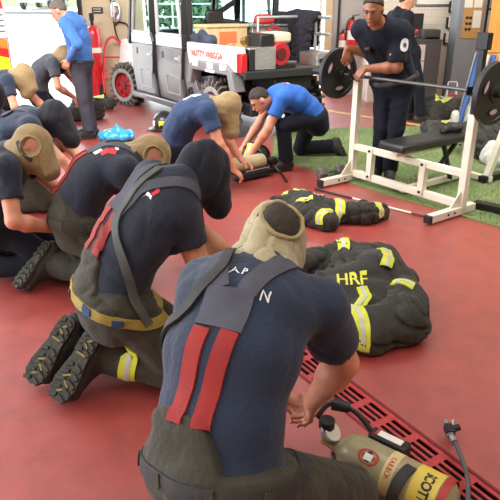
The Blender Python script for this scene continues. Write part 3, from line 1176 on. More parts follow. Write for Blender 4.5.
# ------------------------------------------------------------------ people
SKIN = mat('skin', (196, 140, 112), 0.5, var=0.12, vscale=14, bump=0.08, bscale=120)
SKIN_TAN = mat('skin_tanned', (146, 94, 68), 0.45, var=0.12, vscale=14, bump=0.08, bscale=120)
SKIN_RUDDY = mat('skin_ruddy', (205, 138, 110), 0.5, var=0.12, vscale=14, bump=0.08, bscale=120)
NAVY = mat('navy_cotton', (24, 31, 48), 0.85, var=0.15, vscale=9, bump=0.25, bscale=60, sheen=0.12)
NAVY_LIT = mat('lit_navy_cotton', (28, 42, 64), 0.85, var=0.15, vscale=9, bump=0.25, bscale=60, sheen=0.12)  # lit copy of the navy cloth, daylight put into the colour
GREYTEE = mat('charcoal_cotton', (62, 64, 74), 0.85, var=0.15, vscale=9, bump=0.25, bscale=60, sheen=0.15)
ROYAL = mat('royal_blue_cotton', (28, 92, 178), 0.8, var=0.12, vscale=9, bump=0.2, bscale=60, sheen=0.1)
LSBLUE = mat('blue_knit', (52, 104, 176), 0.85, var=0.12, vscale=9, bump=0.25, bscale=60, sheen=0.15)
OLIVE = mat('olive_turnout_cloth', (52, 49, 38), 0.88, var=0.22, vscale=7, bump=0.35, bscale=45, sheen=0.08)
DARKTURN = mat('dark_turnout_cloth', (44, 43, 37), 0.88, var=0.25, vscale=7, bump=0.35, bscale=45, sheen=0.08)
UNIF = mat('dark_uniform_cloth', (17, 21, 34), 0.9, var=0.12, vscale=9, bump=0.2, bscale=60, sheen=0.03, spec=.3)
BLUENAVY = mat('lit_blue_cotton', (32, 54, 90), 0.85, var=0.15, vscale=9, bump=0.25, bscale=60, sheen=0.1)  # navy shirt with daylight from the left painted into its blue
GREYPANT = mat('grey_work_trousers', (60, 60, 70), 0.85, var=0.15, vscale=9, bump=0.25, bscale=60)
TAN = mat('tan_knit_hood', (146, 124, 86), 0.92, var=0.14, vscale=10, bump=0.3, bscale=130, sheen=0.2)
PALETAN = mat('pale_tan_knit_hood', (164, 152, 120), 0.92, var=0.1, vscale=10, bump=0.3, bscale=130, sheen=0.2)
BLACKHOOD = mat('navy_black_knit_hood', (17, 20, 32), 0.9, var=0.15, vscale=10, bump=0.3, bscale=100, sheen=0.1)
RIM = mat('hood_binding', (160, 144, 100), 0.9, bump=0.3, bscale=150)
REDSTRAP = mat('red_webbing', (146, 27, 22), 0.75, var=0.1, vscale=20, bump=0.3, bscale=220)
REDSTRAP2 = mat('faded_red_webbing', (146, 42, 40), 0.75, var=0.1, vscale=20, bump=0.3, bscale=220)
GREYYOKE = mat('grey_yoke_cloth', (72, 73, 84), 0.85, var=0.12, vscale=14, bump=0.3, bscale=160)
STRAPB = mat('black_webbing', (44, 44, 42), 0.7, var=0.12, vscale=18, bump=0.3, bscale=220)
STRAPG = mat('grey_webbing', (70, 74, 70), 0.6, var=0.12, vscale=18, bump=0.3, bscale=220)
LIME = mat('lime_reflective_trim', (206, 212, 52), 0.55, var=0.12, vscale=20, bump=0.15, bscale=150)
SILV = mat('silver_reflective_trim', (190, 192, 178), 0.4, var=0.12, vscale=20, bump=0.15, bscale=150)
BELTY = mat('yellow_webbing', (156, 136, 58), 0.7, var=0.12, vscale=20, bump=0.3, bscale=200)
BLUESTRAP = mat('blue_webbing', (38, 70, 120), 0.7, bump=0.3, bscale=200)
BOOT = mat('black_boot_leather', (42, 40, 38), 0.6, var=0.2, vscale=12, bump=0.25, bscale=60)
SOLE = mat('boot_rubber', (52, 50, 42), 0.8, var=0.25, vscale=30, bump=0.3, bscale=90)
SOLEY = mat('boot_sole_yellow', (128, 112, 56), 0.8, var=0.2, vscale=30)
HAIRD = mat('dark_brown_hair', (52, 40, 32), 0.7, var=0.3, vscale=60, bump=0.6, bscale=160, stretch=(1, 1, 0.3))
HAIRG = mat('greying_hair', (92, 84, 78), 0.7, var=0.3, vscale=60, bump=0.6, bscale=160, stretch=(1, 1, 0.3))
EYEW = mat('eye_shade', (84, 66, 56), 0.6)  # eye whites darkened to the tone of shadowed skin
EYED = mat('eye_dark', (34, 24, 20), 0.2)
WHITEPRINT = mat('white_print', (222, 222, 224), 0.7)
REDPRINT = mat('red_print', (196, 44, 52), 0.7)
STEEL = mat('steel', (170, 172, 174), 0.35, 1.0)


def axes(f, u):
    f = nrm(f)
    r = nrm(np.cross(f, nrm(u)))
    return r, f, np.cross(r, f)


class Fig:
    def __init__(s, pel, nek, head, faz, caz, hd, hu=None, hunch=0.05, bulk=1.0, roll=0.0, sR=None, sL=None, shw=0.19):
        s.pel, s.nek, s.head = A(*pel), A(*nek), A(*head)
        s.bulk = bulk
        fp, fc = fac(faz), fac(caz)
        s.latp = A(fp[1], -fp[0], 0)
        s.latc = nrm(A(fc[1], -fc[0], roll))
        s.fp = fp
        up = nrm(s.nek - s.pel)
        bk = -np.cross(up, nrm(s.latp + s.latc))
        s.ctrl = (s.pel + s.nek) / 2 + bk * hunch * 2
        hd = nrm(hd)
        if hu is None:
            hu = A(0, 0, 1)
        s.hr, s.hf, s.hu = axes(hd, hu)
        s.shR = A(*sR) if sR is not None else s.nek + s.latc * shw - nrm(s.spine(1) - s.spine(.9)) * 0.05
        s.shL = A(*sL) if sL is not None else s.nek - s.latc * shw - nrm(s.spine(1) - s.spine(.9)) * 0.05
        tab = [(-0.14, .150, .100), (0.0, .168, .122), (.25, .152, .114), (.55, .168, .122), (.8, .172, .112), (.95, .115, .085), (1.03, .070, .066)]
        s.tab = [(t, w_ * bulk, d * bulk) for t, w_, d in tab]

    def spine(s, t):
        return s.pel * (1 - t) ** 2 + s.ctrl * 2 * t * (1 - t) + s.nek * t * t

    def lat(s, t):
        t = max(0, min(1, t))
        d = nrm(s.spine(min(1, t + .05)) - s.spine(max(0, t - .05)))
        l = s.latp * (1 - t) + s.latc * t
        return nrm(l - d * (l @ d))

    def fwd(s, t):
        t = max(0, min(1, t))
        d = nrm(s.spine(min(1, t + .05)) - s.spine(max(0, t - .05)))
        return np.cross(d, s.lat(t))

    def onback(s, t, l, out=0.14):
        """a point near the back surface: t along the spine, l to the wearer's right"""
        return s.spine(t) + s.lat(t) * l - s.fwd(t) * out

    def onfront(s, t, l, out=0.14):
        return s.spine(t) + s.lat(t) * l + s.fwd(t) * out

    def around(s, t, a, r=0.2):
        """a = 0 at the back, 90 at the wearer's right"""
        a = math.radians(a)
        return s.spine(t) + s.lat(t) * math.sin(a) * r * 1.15 - s.fwd(t) * math.cos(a) * r

    def torso(s, P, grow=0.0, t0=-0.2, t1=1.1, sh=True):
        d = None
        tb = [x for x in s.tab if t0 <= x[0] <= t1]
        for (a, b) in zip(tb[:-1], tb[1:]):
            q = econe(P, s.spine(a[0]), s.spine(b[0]), a[2], b[2], s.lat((a[0] + b[0]) / 2), a[1] / a[2], b[1] / b[2])
            d = q if d is None else smin(d, q, 0.03)
        if sh:
            for p in (s.shR, s.shL):
                base = s.spine(.82)
                d = smin(d, cone(P, base + (p - base) * .35, p, .085 * s.bulk, .064 * s.bulk), 0.05)
        return d - grow


def hand_prims(wr, d, n, side, curl=0.5, spread=1.0, k=1.0):
    d = nrm(d)
    n = nrm(n - d * (np.asarray(n) @ d))
    t = np.cross(d, n) * (1 if side == 'R' else -1)
    out = []
    lens = (.072, .080, .074, .058)
    offs = (.030, .010, -.010, -.029)
    for i in range(4):
        p = wr + d * (.088 - abs(i - 1.2) * .005) * k + t * offs[i] * k
        out.append((wr + t * offs[i] * .5 * k, p, .0165 * k, .0125 * k))
        dd = nrm(d + t * (offs[i] * 4 * spread))
        ang = 0
        rr = .0098 * k
        for j, fr in enumerate((.45, .32, .25)):
            ang += curl * (0.55 if j == 0 else 0.75) * (1 + .12 * i)
            di = dd * math.cos(ang) + n * math.sin(ang)
            q = p + di * lens[i] * fr * k
            out.append((p, q, rr, rr * .9))
            p = q
            rr *= .9
    p = wr + d * .022 * k + t * .024 * k
    dt = nrm(t * .75 + d * .65 + n * .35)
    q = p + dt * .045 * k
    out.append((wr + d * .02, q, .017 * k, .0125 * k))
    dt2 = nrm(t * .25 + d * .9 + n * .45)
    q2 = q + dt2 * .032 * k
    out.append((q, q2, .0115 * k, .0105 * k))
    out.append((q2, q2 + nrm(dt2 + n * .4) * .026 * k, .0105 * k, .008 * k))
    return out


def elbow_of(sh, wr, pole, l1=.30, l2=.265):
    v = wr - sh
    dd = np.linalg.norm(v)
    if dd > l1 + l2 - .004:
        k = (dd + .004) / (l1 + l2)
        l1 *= k
        l2 *= k
    a = (l1 * l1 - l2 * l2 + dd * dd) / (2 * dd)
    h = math.sqrt(max(0, l1 * l1 - a * a))
    u = v / dd
    p = np.asarray(pole, dtype=float)
    p = nrm(p - u * (p @ u))
    return sh + u * a + p * h


def boot(parent, ank, d, n, up, label=None, k=1.0, yellow=False, h=.008, tall=.16, detail=True):
    """ank: ankle joint, d: towards the toe, n: out of the sole, up: along the shin"""
    d = nrm(d)
    n = nrm(np.asarray(n) - d * (np.asarray(n) @ d))
    lat = np.cross(d, n)
    up = nrm(up)
    ank = A(*ank)
    hz = ank + n * .075 * k          # sole plane below the ankle
    heel = hz - d * .065 * k
    toe = hz + d * .19 * k

    def f(P):
        q = econe(P, heel - n * .03 * k + d * .02, heel - n * .03 * k + d * .10 * k, .042 * k, .040 * k, lat, 1, 1)
        q = smin(q, econe(P, heel - n * .03 * k + d * .1 * k, toe - n * .026 * k - d * .04 * k, .040 * k, .034 * k, lat, 1.0, 1.42), .02)
        q = smin(q, cone(P, heel - n * .05 * k + d * .06 * k, ank, .05 * k, .055 * k), .03)
        q = smin(q, cone(P, hz + d * .09 * k - n * .045 * k, ank - n * .01 + d * .02, .038 * k, .05 * k), .03)
        q = smin(q, cone(P, ank, ank + up * tall, .056 * k, .068 * k), .02)
        q = np.maximum(q, (P - hz) @ n)
        q = np.maximum(q, (P - ank - up * (tall - .01)) @ up)
        if detail:
            q = q + folds(P, .002, 60, 3)
        return np.maximum(q, .012 - P[:, 2])
    pts = np.array([heel, toe, ank + up * tall, hz])
    o = sdf_obj('boot', f, pts.min(0) - .11, pts.max(0) + .11, h, BOOT, parent)
    if label:
        o['label'] = label
    # sole: outline in (d, lat)
    out = []
    prof = [(-.005, .0), (.0, .026), (.02, .036), (.06, .037), (.10, .034), (.14, .042), (.19, .050), (.225, .046), (.25, .03), (.258, .0)]
    pl = [(x, y) for x, y in prof] + [(x, -y) for x, y in prof[-2:0:-1]]
    m = MB()
    m.prism([heel + d * x * k + lat * y * k - n * .002 for x, y in pl], n * .016 * k)
    if detail:
        for i in range(9):
            x = .012 + i * .028
            if .075 < x < .11:
                continue
            wv = np.interp(x, [p[0] for p in prof], [p[1] for p in prof]) - .004
            for sgn in (-1, 1):
                a = heel + d * x * k + lat * sgn * .006 * k + n * .014 * k
                b = heel + d * (x + .012) * k + lat * sgn * wv * k + n * .014 * k
                m.bar(a + n * .003, b + n * .003, .013 * k, .009 * k, up=n)
    sm = m.build('sole', SOLE, o, bevel=.002 if detail else 0)
    if yellow:
        for x0, y0, x1, y1 in ((.03, -.014, .045, .014), (.045, .014, .06, -.012), (.15, -.02, .175, .02), (.175, .02, .2, -.02), (.085, -.02, .085, .02), (.21, -.012, .225, .012)):
            m = MB()
            m.bar(heel + d * x0 * k + lat * y0 * k + n * .0165 * k, heel + d * x1 * k + lat * y1 * k + n * .0165 * k, .007 * k, .004 * k, up=n)
            m.build('sole_mark', SOLEY, o)
    return o


def person(label, F, wr, pole, hand, legs, skin=None, shirt=NAVY, pants=OLIVE, turnout=True, sleeve=.58, longs=False,
           hood=None, hood_open=None, hood_hang=None, hair=None, h=.010, boots=True, boot_yellow=False, bib=None,
           fold=.006, gaze_eyes=False, group=None, detail=True, seed=1, hood_rim=True, hems=.06, curl=(.6, .6), boot_tall=.16, hood_k=1.0, leg_k=1.0, waist=.06, boot_k=1.0, rim_r=.006, neck_k=1.0, hairline=.016, hood_wrap=0.0, arm_k=1.0):
    skin = skin or SKIN
    base = A(F.pel[0], F.pel[1], 0)
    root = thing('person', base, label, 'person', group)
    sh = {'R': F.shR, 'L': F.shL}
    wr = {k: A(*v) for k, v in wr.items()}
    el = {k: elbow_of(sh[k], wr[k], pole[k]) for k in ('R', 'L')}
    F.el = el
    F.wr = wr
    hips = {'R': F.pel + F.latp * .09 * F.bulk, 'L': F.pel - F.latp * .09 * F.bulk}
    kn = {k: A(*legs[k][0]) for k in 'RL'}
    an = {k: A(*legs[k][1]) for k in 'RL'}
    F.kn, F.an, F.hips = kn, an, hips
    hp = {}
    for i, k in enumerate('RL'):
        hd_, hn_ = hand[k]
        hp[k] = hand_prims(wr[k], A(*hd_), A(*hn_), k, curl[i])
    c, r, f, u = F.head, F.hr, F.hf, F.hu
    HR = np.array([r, f, u])
    nk0 = F.spine(.98)

    def skull(P, g=0.0):
        q = ell(P, c + u * .022 - f * .012, HR, (.074, .094, .096))
        q = smin(q, ell(P, c - u * .045 + f * .022, HR, (.056, .068, .074)), .03)
        return q - g

    def body(P):
        q = skull(P)
        q = smin(q, cone(P, c + f * .084 + u * .004, c + f * .104 - u * .030, .008, .013), .010)
        q = smin(q, ell(P, c + f * .078 + u * .026, HR, (.045, .014, .010)), .012)
        q = smin(q, ell(P, c + f * .086 - u * .060, HR, (.024, .010, .010)), .008)
        q = smin(q, ell(P, c + f * .074 - u * .098, HR, (.026, .018, .016)), .015)
        for sg in (-1, 1):
            q = smax(q, -ell(P, c + f * .094 + u * .008 + r * sg * .031, HR, (.017, .013, .011)), .006)
            q = smin(q, ell(P, c + r * sg * .078 - f * .012 - u * .008, HR, (.009, .021, .031)), .006)
        q = smin(q, cone(P, c - u * .05 - f * .02, nk0, .056, .062 * F.bulk), .03)
        q = smin(q, F.torso(P, -.012), .03)
        for k in 'RL':
            q = smin(q, cone(P, sh[k], el[k], .054 * F.bulk * arm_k, .043 * F.bulk * arm_k), .025)
            mid = el[k] + (wr[k] - el[k]) * .3
            q = smin(q, cone(P, el[k], mid, .042 * F.bulk * arm_k, .046 * F.bulk * arm_k), .02)
            q = smin(q, cone(P, mid, wr[k], .046 * F.bulk * arm_k, .028 * arm_k), .02)
            hq = None
            for (a, b, ra, rb) in hp[k]:
                z = cone(P, a, b, ra, rb)
                hq = z if hq is None else smin(hq, z, .004)
            q = smin(q, hq, .012)
            q = smin(q, cone(P, hips[k], kn[k], .080, .055), .03)
            q = smin(q, cone(P, kn[k], an[k], .052, .038), .02)
        return q
    pts = np.array([F.pel, F.nek, c, sh['R'], sh['L'], el['R'], el['L'], wr['R'], wr['L'], kn['R'], kn['L'], an['R'], an['L']])
    lo, hi = pts.min(0) - .24, pts.max(0) + .24
    lo[2] = max(lo[2], -.02)
    bo = sdf_obj('body', body, lo, hi, min(h, .0085) if detail else h, skin, root)
    F.root, F.body = root, bo

    # shirt
    srad = .066 * F.bulk * max(1, arm_k)

    def shirt_f(P):
        q = F.torso(P, .012)
        for k in 'RL':
            e = sh[k] + (el[k] - sh[k]) * sleeve
            if longs:
                z = cone(P, sh[k], el[k], srad, .055)
                z = smin(z, cone(P, el[k], wr[k], .055, .040), .03)
                z = np.maximum(z, (P - wr[k]) @ nrm(wr[k] - el[k]))
            else:
                z = cone(P, sh[k], e, srad, srad + .004)
                z = np.maximum(z, (P - e) @ nrm(e - sh[k]))
            q = smin(q, z, .035)
        q = q + folds(P, fold * .5, 17, seed, nrm(F.nek - F.pel)) + creases(P, fold * .9, 30, seed + 3)
        up = nrm(F.spine(1) - F.spine(.9))
        nd = nrm(c - u * .05 - nk0)
        q = smax(q, -cone(P, nk0 + nd * .035, nk0 + nd * .30, .066 * F.bulk, .14), .010)
        q = np.maximum(q, (F.spine(-hems) - P) @ nrm(F.spine(.15) - F.spine(0)))
        return q
    F.shirt = sdf_obj('shirt', shirt_f, lo, hi, h, shirt, root)

    # trousers
    tk = (1.0 if turnout else .80) * leg_k

    def pants_f(P):
        q = F.torso(P, .024 if turnout else .018, -.2, .56, False)
        sd = nrm(F.spine(.2) - F.spine(0))
        top = F.spine(waist)
        lim = (P - top) @ sd
        if bib:
            lx = (P - top) @ F.lat(.2) - bib[1]
            bk = ((P - F.spine(.2)) @ F.fwd(.2)) < .02
            lim = lim - np.where(bk, bib[0] * np.clip(1.0 - np.abs(lx / bib[2]) ** 4, 0, 1), 0)
        q = np.maximum(q, lim)
        lg = None
        for k in 'RL':
            z = cone(P, hips[k], kn[k], .108 * tk, .088 * tk)
            z = smin(z, cone(P, hips[k], F.pel - F.fp * .02 - A(0, 0, .0), .11 * tk, .12 * tk * F.bulk), .05)
            s_ = cone(P, kn[k], an[k], .084 * tk, .086 * tk)
            s_ = np.maximum(s_, (P - an[k]) @ nrm(an[k] - kn[k]) + .01)
            z = smin(z, s_, .015)
            lg = z if lg is None else smin(lg, z, .015)
        q = smin(q, lg, .03)
        q = q + folds(P, fold, 14, seed + 5) + creases(P, fold * 1.1, 26, seed + 6)
        return smax(q, .012 - P[:, 2], .01)
    F.pants = sdf_obj('trousers', pants_f, lo, hi, h, pants, root)

    if boots:
        F.boots = []
        for k in 'RL':
            d_, n_ = legs[k][2], legs[k][3]
            F.boots.append(boot(root, an[k], A(*d_), A(*n_), nrm(kn[k] - an[k]), yellow=boot_yellow, h=max(.008, h * .9), detail=detail, tall=boot_tall, k=boot_k))

    if hood is not None:
        hm = hood
        nkb = F.spine(.93)
        kk = hood_k

        def hood_f(P):
            q = skull(P, .017 * kk)
            q = smin(q, ell(P, c - u * .02, HR, (.094 * kk, .112 * kk, .118 * kk)), .03)
            q = smin(q, econe(P, c - u * .06, nkb + nrm(c - nkb) * .02, .094 * kk, .105 * neck_k, F.lat(.95), 1.05, 1.45), .05)
            if hood_hang is not None:
                for (pa, pb, r0, r1) in hood_hang:
                    q = smin(q, econe(P, pa, pb, r0, r1, r, 1.1, 1.2), .045)
            q = q + folds(P, .006, 20, seed + 9) + creases(P, .010, 38, seed + 8, (.2, .1, 1))
            if hood_wrap:
                wd_ = nrm(nrm(c - nkb) + r * .25)
                hgt = (P - c) @ wd_
                wv = np.sin(hgt * 75 + 1.4 * np.sin(P @ r * 14) + 1.1 * np.sin(P @ f * 17))
                q = q + hood_wrap * ((1 - np.abs(wv)) ** 2 - .3) * np.clip((.06 - hgt) / .05, 0, 1)
            if hood_open is not None:
                od, rad = hood_open
                od = nrm(od)
                q = smax(q, -(n3(P - c - od * .125) - rad), .008)
            return q
        hlo, hhi = np.minimum(c, nkb) - .26, np.maximum(c, nkb) + .26
        if hood_hang is not None:
            for (pa, pb, r0, r1) in hood_hang:
                hlo = np.minimum(hlo, A(*pb) - .15)
                hhi = np.maximum(hhi, A(*pb) + .15)
        F.hood = sdf_obj('hood', hood_f, hlo, hhi, h * .85, hm, root)
        if hood_open is not None and hood_rim:
            bv = bvh_of(F.hood)
            od, rad = hood_open
            x, y, z = frame_z(od)
            ring = []
            for i in range(28):
                a = 2 * math.pi * i / 28
                p = c + z * .098 + (x * math.cos(a) + y * math.sin(a)) * rad * .98
                loc_, no, _, _ = bv.find_nearest(Vector(p))
                ring.append(A(*loc_) + A(*no) * .002)
            m = MB()
            m.tube(ring, rim_r, 8, True)
            m.build('hood_rim', RIM, F.hood)
        F.hoodshow = True
    if hair is not None:
        hd2 = nrm(u * .95 - f * .75)

        def hair_f(P):
            q = skull(P, .009) + folds(P, .004, 90, seed)
            q = smax(q, -((P - c - u * .012 - f * .012) @ hd2) + hairline, .012)
            for sg in (-1, 1):
                q = smax(q, -ell(P, c + r * sg * .082 - f * .010 - u * .008, HR, (.03, .028, .038)), .006)
            q = smax(q, -((P - c) @ u + .055), .01)
            return q
        sdf_obj('hair', hair_f, c - .17, c + .17, min(h * .8, .009), hair, root)
    if gaze_eyes:
        for sg in (-1, 1):
            m = MB()
            m.m = 0
            e = c + f * .0755 + u * .007 + r * sg * .031
            m.ball(e, .0105)
            m.m = 1
            m.ball(e + f * .0062, (.0056, .0056, .0056))
            m.build('eye', [EYEW, EYED], root)
        for sg in (-1, 1):
            m = MB()
            m.tube([c + f * .092 + u * .026 + r * sg * .014, c + f * .091 + u * .032 + r * sg * .030, c + f * .080 + u * .027 + r * sg * .047], [.003, .0038, .002], 8)
            m.build('eyebrow', hair or HAIRD, root)
        m = MB()
        m.tube([c + f * .088 - u * .060 - r * .022, c + f * .0975 - u * .059, c + f * .088 - u * .060 + r * .022], [.0015, .0035, .0015], 8)
        m.build('mouth', mat('lips', (140, 78, 66), .5), root)
    return F


def suspenders(F, t0, t1, sep0, sep1, wd=.05, m=REDSTRAP, yoke=GREYYOKE, l0=0.0, straps=True, n=26, label=None, lx=0.0, only_shirt=False):
    """two straps up the back into a yoke that splits over the shoulders"""
    bv = bvh_of([F.shirt] if only_shirt else [F.shirt, F.pants])
    for sg in (-1, 1):
        pts = [F.onback(t, lx + l0 * (1 - (t - t0) / (t1 - t0)) + sg * (sep0 + (sep1 - sep0) * (t - t0) / (t1 - t0)) / 2, .18) for t in np.linspace(t0, t1, 6)]
        o = ribbon('suspender', pts, wd, .004, bv, m, F.root, .003, n)
    yk = ribbon('suspender_yoke', [F.onback(t, lx, .18) for t in np.linspace(t1 - .03, min(.9, t1 + .17), 4)], sep1 + wd * 1.02, .004, bv, yoke, F.root, .004, 12, 7)
    for sg in (-1, 1):
        pts = [F.onback(t1 + .12, lx + sg * sep1 * .4, .18), F.onback(.88, sg * .075, .16), F.spine(.93) + F.lat(.93) * sg * .115 + nrm(F.nek - F.spine(.8)) * .1, F.onfront(.85, sg * .11, .16), F.onfront(.6, sg * .11, .18)]
        ribbon('suspender_yoke_strap', pts, wd * 1.2, .004, bv, yoke, F.root, .004, n)
def kneel(F, az, toes=None, spread=.14, reach=.32, shin=.40, z=.10, dR=0, dL=0):
    """knees and ankles of somebody kneeling, feet folded back"""
    f = fac(az)
    r = A(f[1], -f[0], 0)
    out = {}
    for k, sg, ex in (('R', 1, dR), ('L', -1, dL)):
        kn = A(F.pel[0], F.pel[1], 0) + r * sg * spread + f * (reach + ex) + A(0, 0, z)
        an = kn - f * shin + r * (-sg) * .03 + A(0, 0, .0)
        td = toes[k][0] if toes else -f * .95 + A(0, 0, -.25)
        tn = toes[k][1] if toes else A(0, 0, .9) - f * .35
        out[k] = (kn, an, td, tn)
    return out


# 1 nearest person
F1 = Fig((-.09, 1.30, .42), (.024, 1.652, .85), (.078, 1.765, .905), 35, 33, (.42, .75, -.62), (.3, .55, .8), hunch=.07, bulk=1.06, roll=-.12, sR=(.205, 1.572, .785), sL=(-.135, 1.685, .80))
lg = kneel(F1, 38, reach=.42, spread=.20, z=.13)
person('person in tan hood and red suspenders kneeling nearest over the yellow banded air cylinder', F1,
       {'R': (.222, 1.775, .29), 'L': (.12, 1.86, .25)}, {'R': (1, -.1, .12), 'L': (-.8, .2, -.2)},
       {'R': ((-.05, .35, -.75), (-.75, .1, -.4)), 'L': ((.6, .15, -.7), (.2, -.6, -.6))}, lg,
       skin=SKIN_RUDDY, shirt=NAVY_LIT, pants=OLIVE, hood=PALETAN, hood_open=((.22, -.30, .88), .072), hood_wrap=.0055, bib=(.15, -.05, .15), h=.0085, seed=11, sleeve=.62, arm_k=1.12, rim_r=.007, hood_k=.9,
       hair=HAIRD, curl=(.75, .7))
suspenders(F1, .225, .62, .095, .088, .052, REDSTRAP, GREYYOKE, lx=.012, l0=-.02)

# 2 person with black hood
F2 = Fig((-.595, 2.31, .45), (-.300, 2.43, .90), (-.205, 2.52, .94), 55, 58, (.75, .35, -.55), (.5, .25, .8), hunch=.06, bulk=1.02, roll=-.1, sR=(-.285, 2.33, .80))
tl = A(-.30, -.20, -.93)
lg2 = kneel(F2, 62, spread=.13, reach=.25)
lg2['R'] = (A(-.27, 2.24, .10), A(-.672, 2.29, .17), A(-.48, -.45, -.75), A(-.35, -.75, .60))
lg2['L'] = (A(-.28, 2.50, .10), A(-.815, 2.41, .17), A(-.50, -.46, -.73), A(-.35, -.75, .60))
person('person in dark navy hood with yellow belt and upturned boot soles, kneeling second nearest', F2,
       {'R': (-.19, 2.42, .28), 'L': (-.02, 2.72, .36)}, {'R': (.3, -.6, .1), 'L': (-.6, .5, -.1)},
       {'R': ((.8, .35, -.3), (0, .3, -.9)), 'L': ((.8, -.3, -.3), (0, -.3, -.9))}, lg2,
       shirt=NAVY, pants=OLIVE, hood=BLACKHOOD, hood_hang=[(F2.head + F2.hf * .03, F2.head + A(.06, .02, -.16), .085, .06)], bib=(.285, -.05, .15), sleeve=.44, h=.0095, seed=12, boot_yellow=True, boot_k=1.28, hood_k=.84, arm_k=1.08, neck_k=.72)
suspenders(F2, .30, .62, .10, .09, .045, REDSTRAP2, GREYYOKE)

# 3 tan hood, middle
F3 = Fig((-1.03, 3.38, .42), (-.70, 3.50, .735), (-.585, 3.50, .755), 76, 78, (.86, -.1, -.5), (.5, 0, .85), hunch=.10, bulk=1.06)
lg3 = kneel(F3, 78, reach=.30)
lg3['R'] = (A(-.80, 3.22, .10), A(-1.20, 3.36, .14), A(-.55, -.45, -.70), A(-.55, -.45, .70))
person('person in tan hood with red suspenders bending low behind the dark navy hood', F3,
       {'R': (-.42, 3.42, .2), 'L': (-.40, 3.66, .2)}, {'R': (0, -1, .2), 'L': (0, 1, 0)},
       {'R': ((.8, .2, -.4), (0, .3, -.9)), 'L': ((.8, -.3, -.3), (0, -.3, -.9))}, lg3,
       shirt=NAVY, pants=OLIVE, hood=TAN, hood_open=((.32, -.88, .30), .064), hood_k=.95, bib=(.12, .0, .2), h=.0105, seed=13, boot_k=1.28)
suspenders(F3, .20, .66, .10, .09, .045, REDSTRAP2, GREYYOKE)

# 4 tan hood, left edge
F4 = Fig((-1.56, 3.50, .36), (-1.375, 3.50, .77), (-1.27, 3.46, .825), 78, 80, (.8, -.1, -.6), (.55, 0, .83), hunch=.07, bulk=1.04)
lg4 = kneel(F4, 82, reach=.36)
person('person in tan hood kneeling at the left edge in dark trousers', F4,
       {'R': (-1.16, 3.36, .36), 'L': (-1.06, 3.62, .34)}, {'R': (-.4, -.8, -.4), 'L': (0, 1, 0)},
       {'R': ((.9, .1, -.3), (0, .3, -.9)), 'L': ((.8, -.3, -.3), (0, -.3, -.9))}, lg4,
       skin=SKIN_RUDDY, shirt=NAVY, pants=UNIF, turnout=False, hood=TAN, hood_open=((.22, -.92, .30), .060), hood_k=.96, hood_hang=[(F4.head + F4.hf * .04, F4.head + A(.09, -.02, -.13), .08, .06)], h=.0105, seed=14)

# 5 black hood behind
F5 = Fig((-2.02, 4.80, .42), (-1.675, 4.80, .735), (-1.55, 4.78, .77), 80, 80, (.8, -.1, -.6), (.5, 0, .85), hunch=.09)
person('person in floppy black hood and red suspenders bending forward, in the second row', F5,
       {'R': (-1.28, 4.66, .25), 'L': (-1.28, 4.92, .25)}, {'R': (-.3, -1, 0), 'L': (-.3, 1, 0)},
       {'R': ((.6, .2, -.6), (0, .3, -.9)), 'L': ((.8, -.3, -.3), (0, -.3, -.9))}, kneel(F5, 80),
       shirt=NAVY_LIT, pants=OLIVE, hood=BLACKHOOD, hood_k=.93, neck_k=.85, hood_hang=[(F5.head + F5.hf * .05, F5.head + A(.13, -.04, -.17), .10, .07)], h=.013, seed=15)
suspenders(F5, .20, .62, .12, .11, .05, REDSTRAP2, GREYYOKE, n=16)

# 6 dark figure cut by the left edge
F6 = Fig((-2.36, 5.1, .42), (-2.20, 5.05, .82), (-2.12, 5.02, .90), 80, 80, (.8, -.2, -.6), (.5, 0, .85), hunch=.07)
person('person in dark hood cut off by the left edge of the picture', F6,
       {'R': (-1.92, 4.95, .4), 'L': (-1.9, 5.2, .4)}, {'R': (-.3, -1, 0), 'L': (-.3, 1, 0)},
       {'R': ((.6, .2, -.6), (0, .3, -.9)), 'L': ((.8, -.3, -.3), (0, -.3, -.9))}, kneel(F6, 80),
       shirt=NAVY, pants=UNIF, turnout=False, hood=BLACKHOOD, h=.014, seed=16, detail=False)

# 7 tan hood, far left
F7 = Fig((-3.02, 7.2, .46), (-2.74, 7.2, .78), (-2.62, 7.18, .82), 80, 80, (.8, -.1, -.6), (.5, 0, .85), hunch=.09)
person('person in tan hood bending down at the far left beside the fire engine', F7,
       {'R': (-2.52, 7.06, .34), 'L': (-2.40, 7.32, .34)}, {'R': (-.5, -1, 0), 'L': (-.3, 1, 0)},
       {'R': ((.5, .2, -.7), (0, .3, -.9)), 'L': ((.8, -.3, -.3), (0, -.3, -.9))}, kneel(F7, 80),
       skin=SKIN_RUDDY, shirt=NAVY_LIT, pants=UNIF, turnout=False, hood=TAN, hood_hang=[(F7.head + F7.hf * .05, F7.head + A(.09, -.02, -.14), .09, .06), (F7.head, F7.head + A(.02, -.02, -.2), .10, .07)], h=.014, seed=17, detail=False)

# 8 tan hood, grey shirt
F8 = Fig((-2.80, 8.1, .52), (-2.48, 8.1, .90), (-2.39, 8.08, .96), 78, 80, (.8, -.1, -.6), (.5, 0, .85), hunch=.09)
person('person in tan hood and charcoal shirt reaching down in front of the bright doorway', F8,
       {'R': (-2.30, 8.0, .45), 'L': (-2.2, 8.22, .45)}, {'R': (-.5, -1, 0), 'L': (-.3, 1, 0)},
       {'R': ((.35, .2, -.8), (0, .3, -.9)), 'L': ((.5, -.3, -.6), (0, -.3, -.9))}, kneel(F8, 80),
       skin=SKIN_RUDDY, shirt=GREYTEE, pants=UNIF, turnout=False, hood=TAN, hood_hang=[(F8.head + F8.hf * .04, F8.head + A(.10, 0, -.22), .09, .06)], h=.014, seed=18, detail=False)

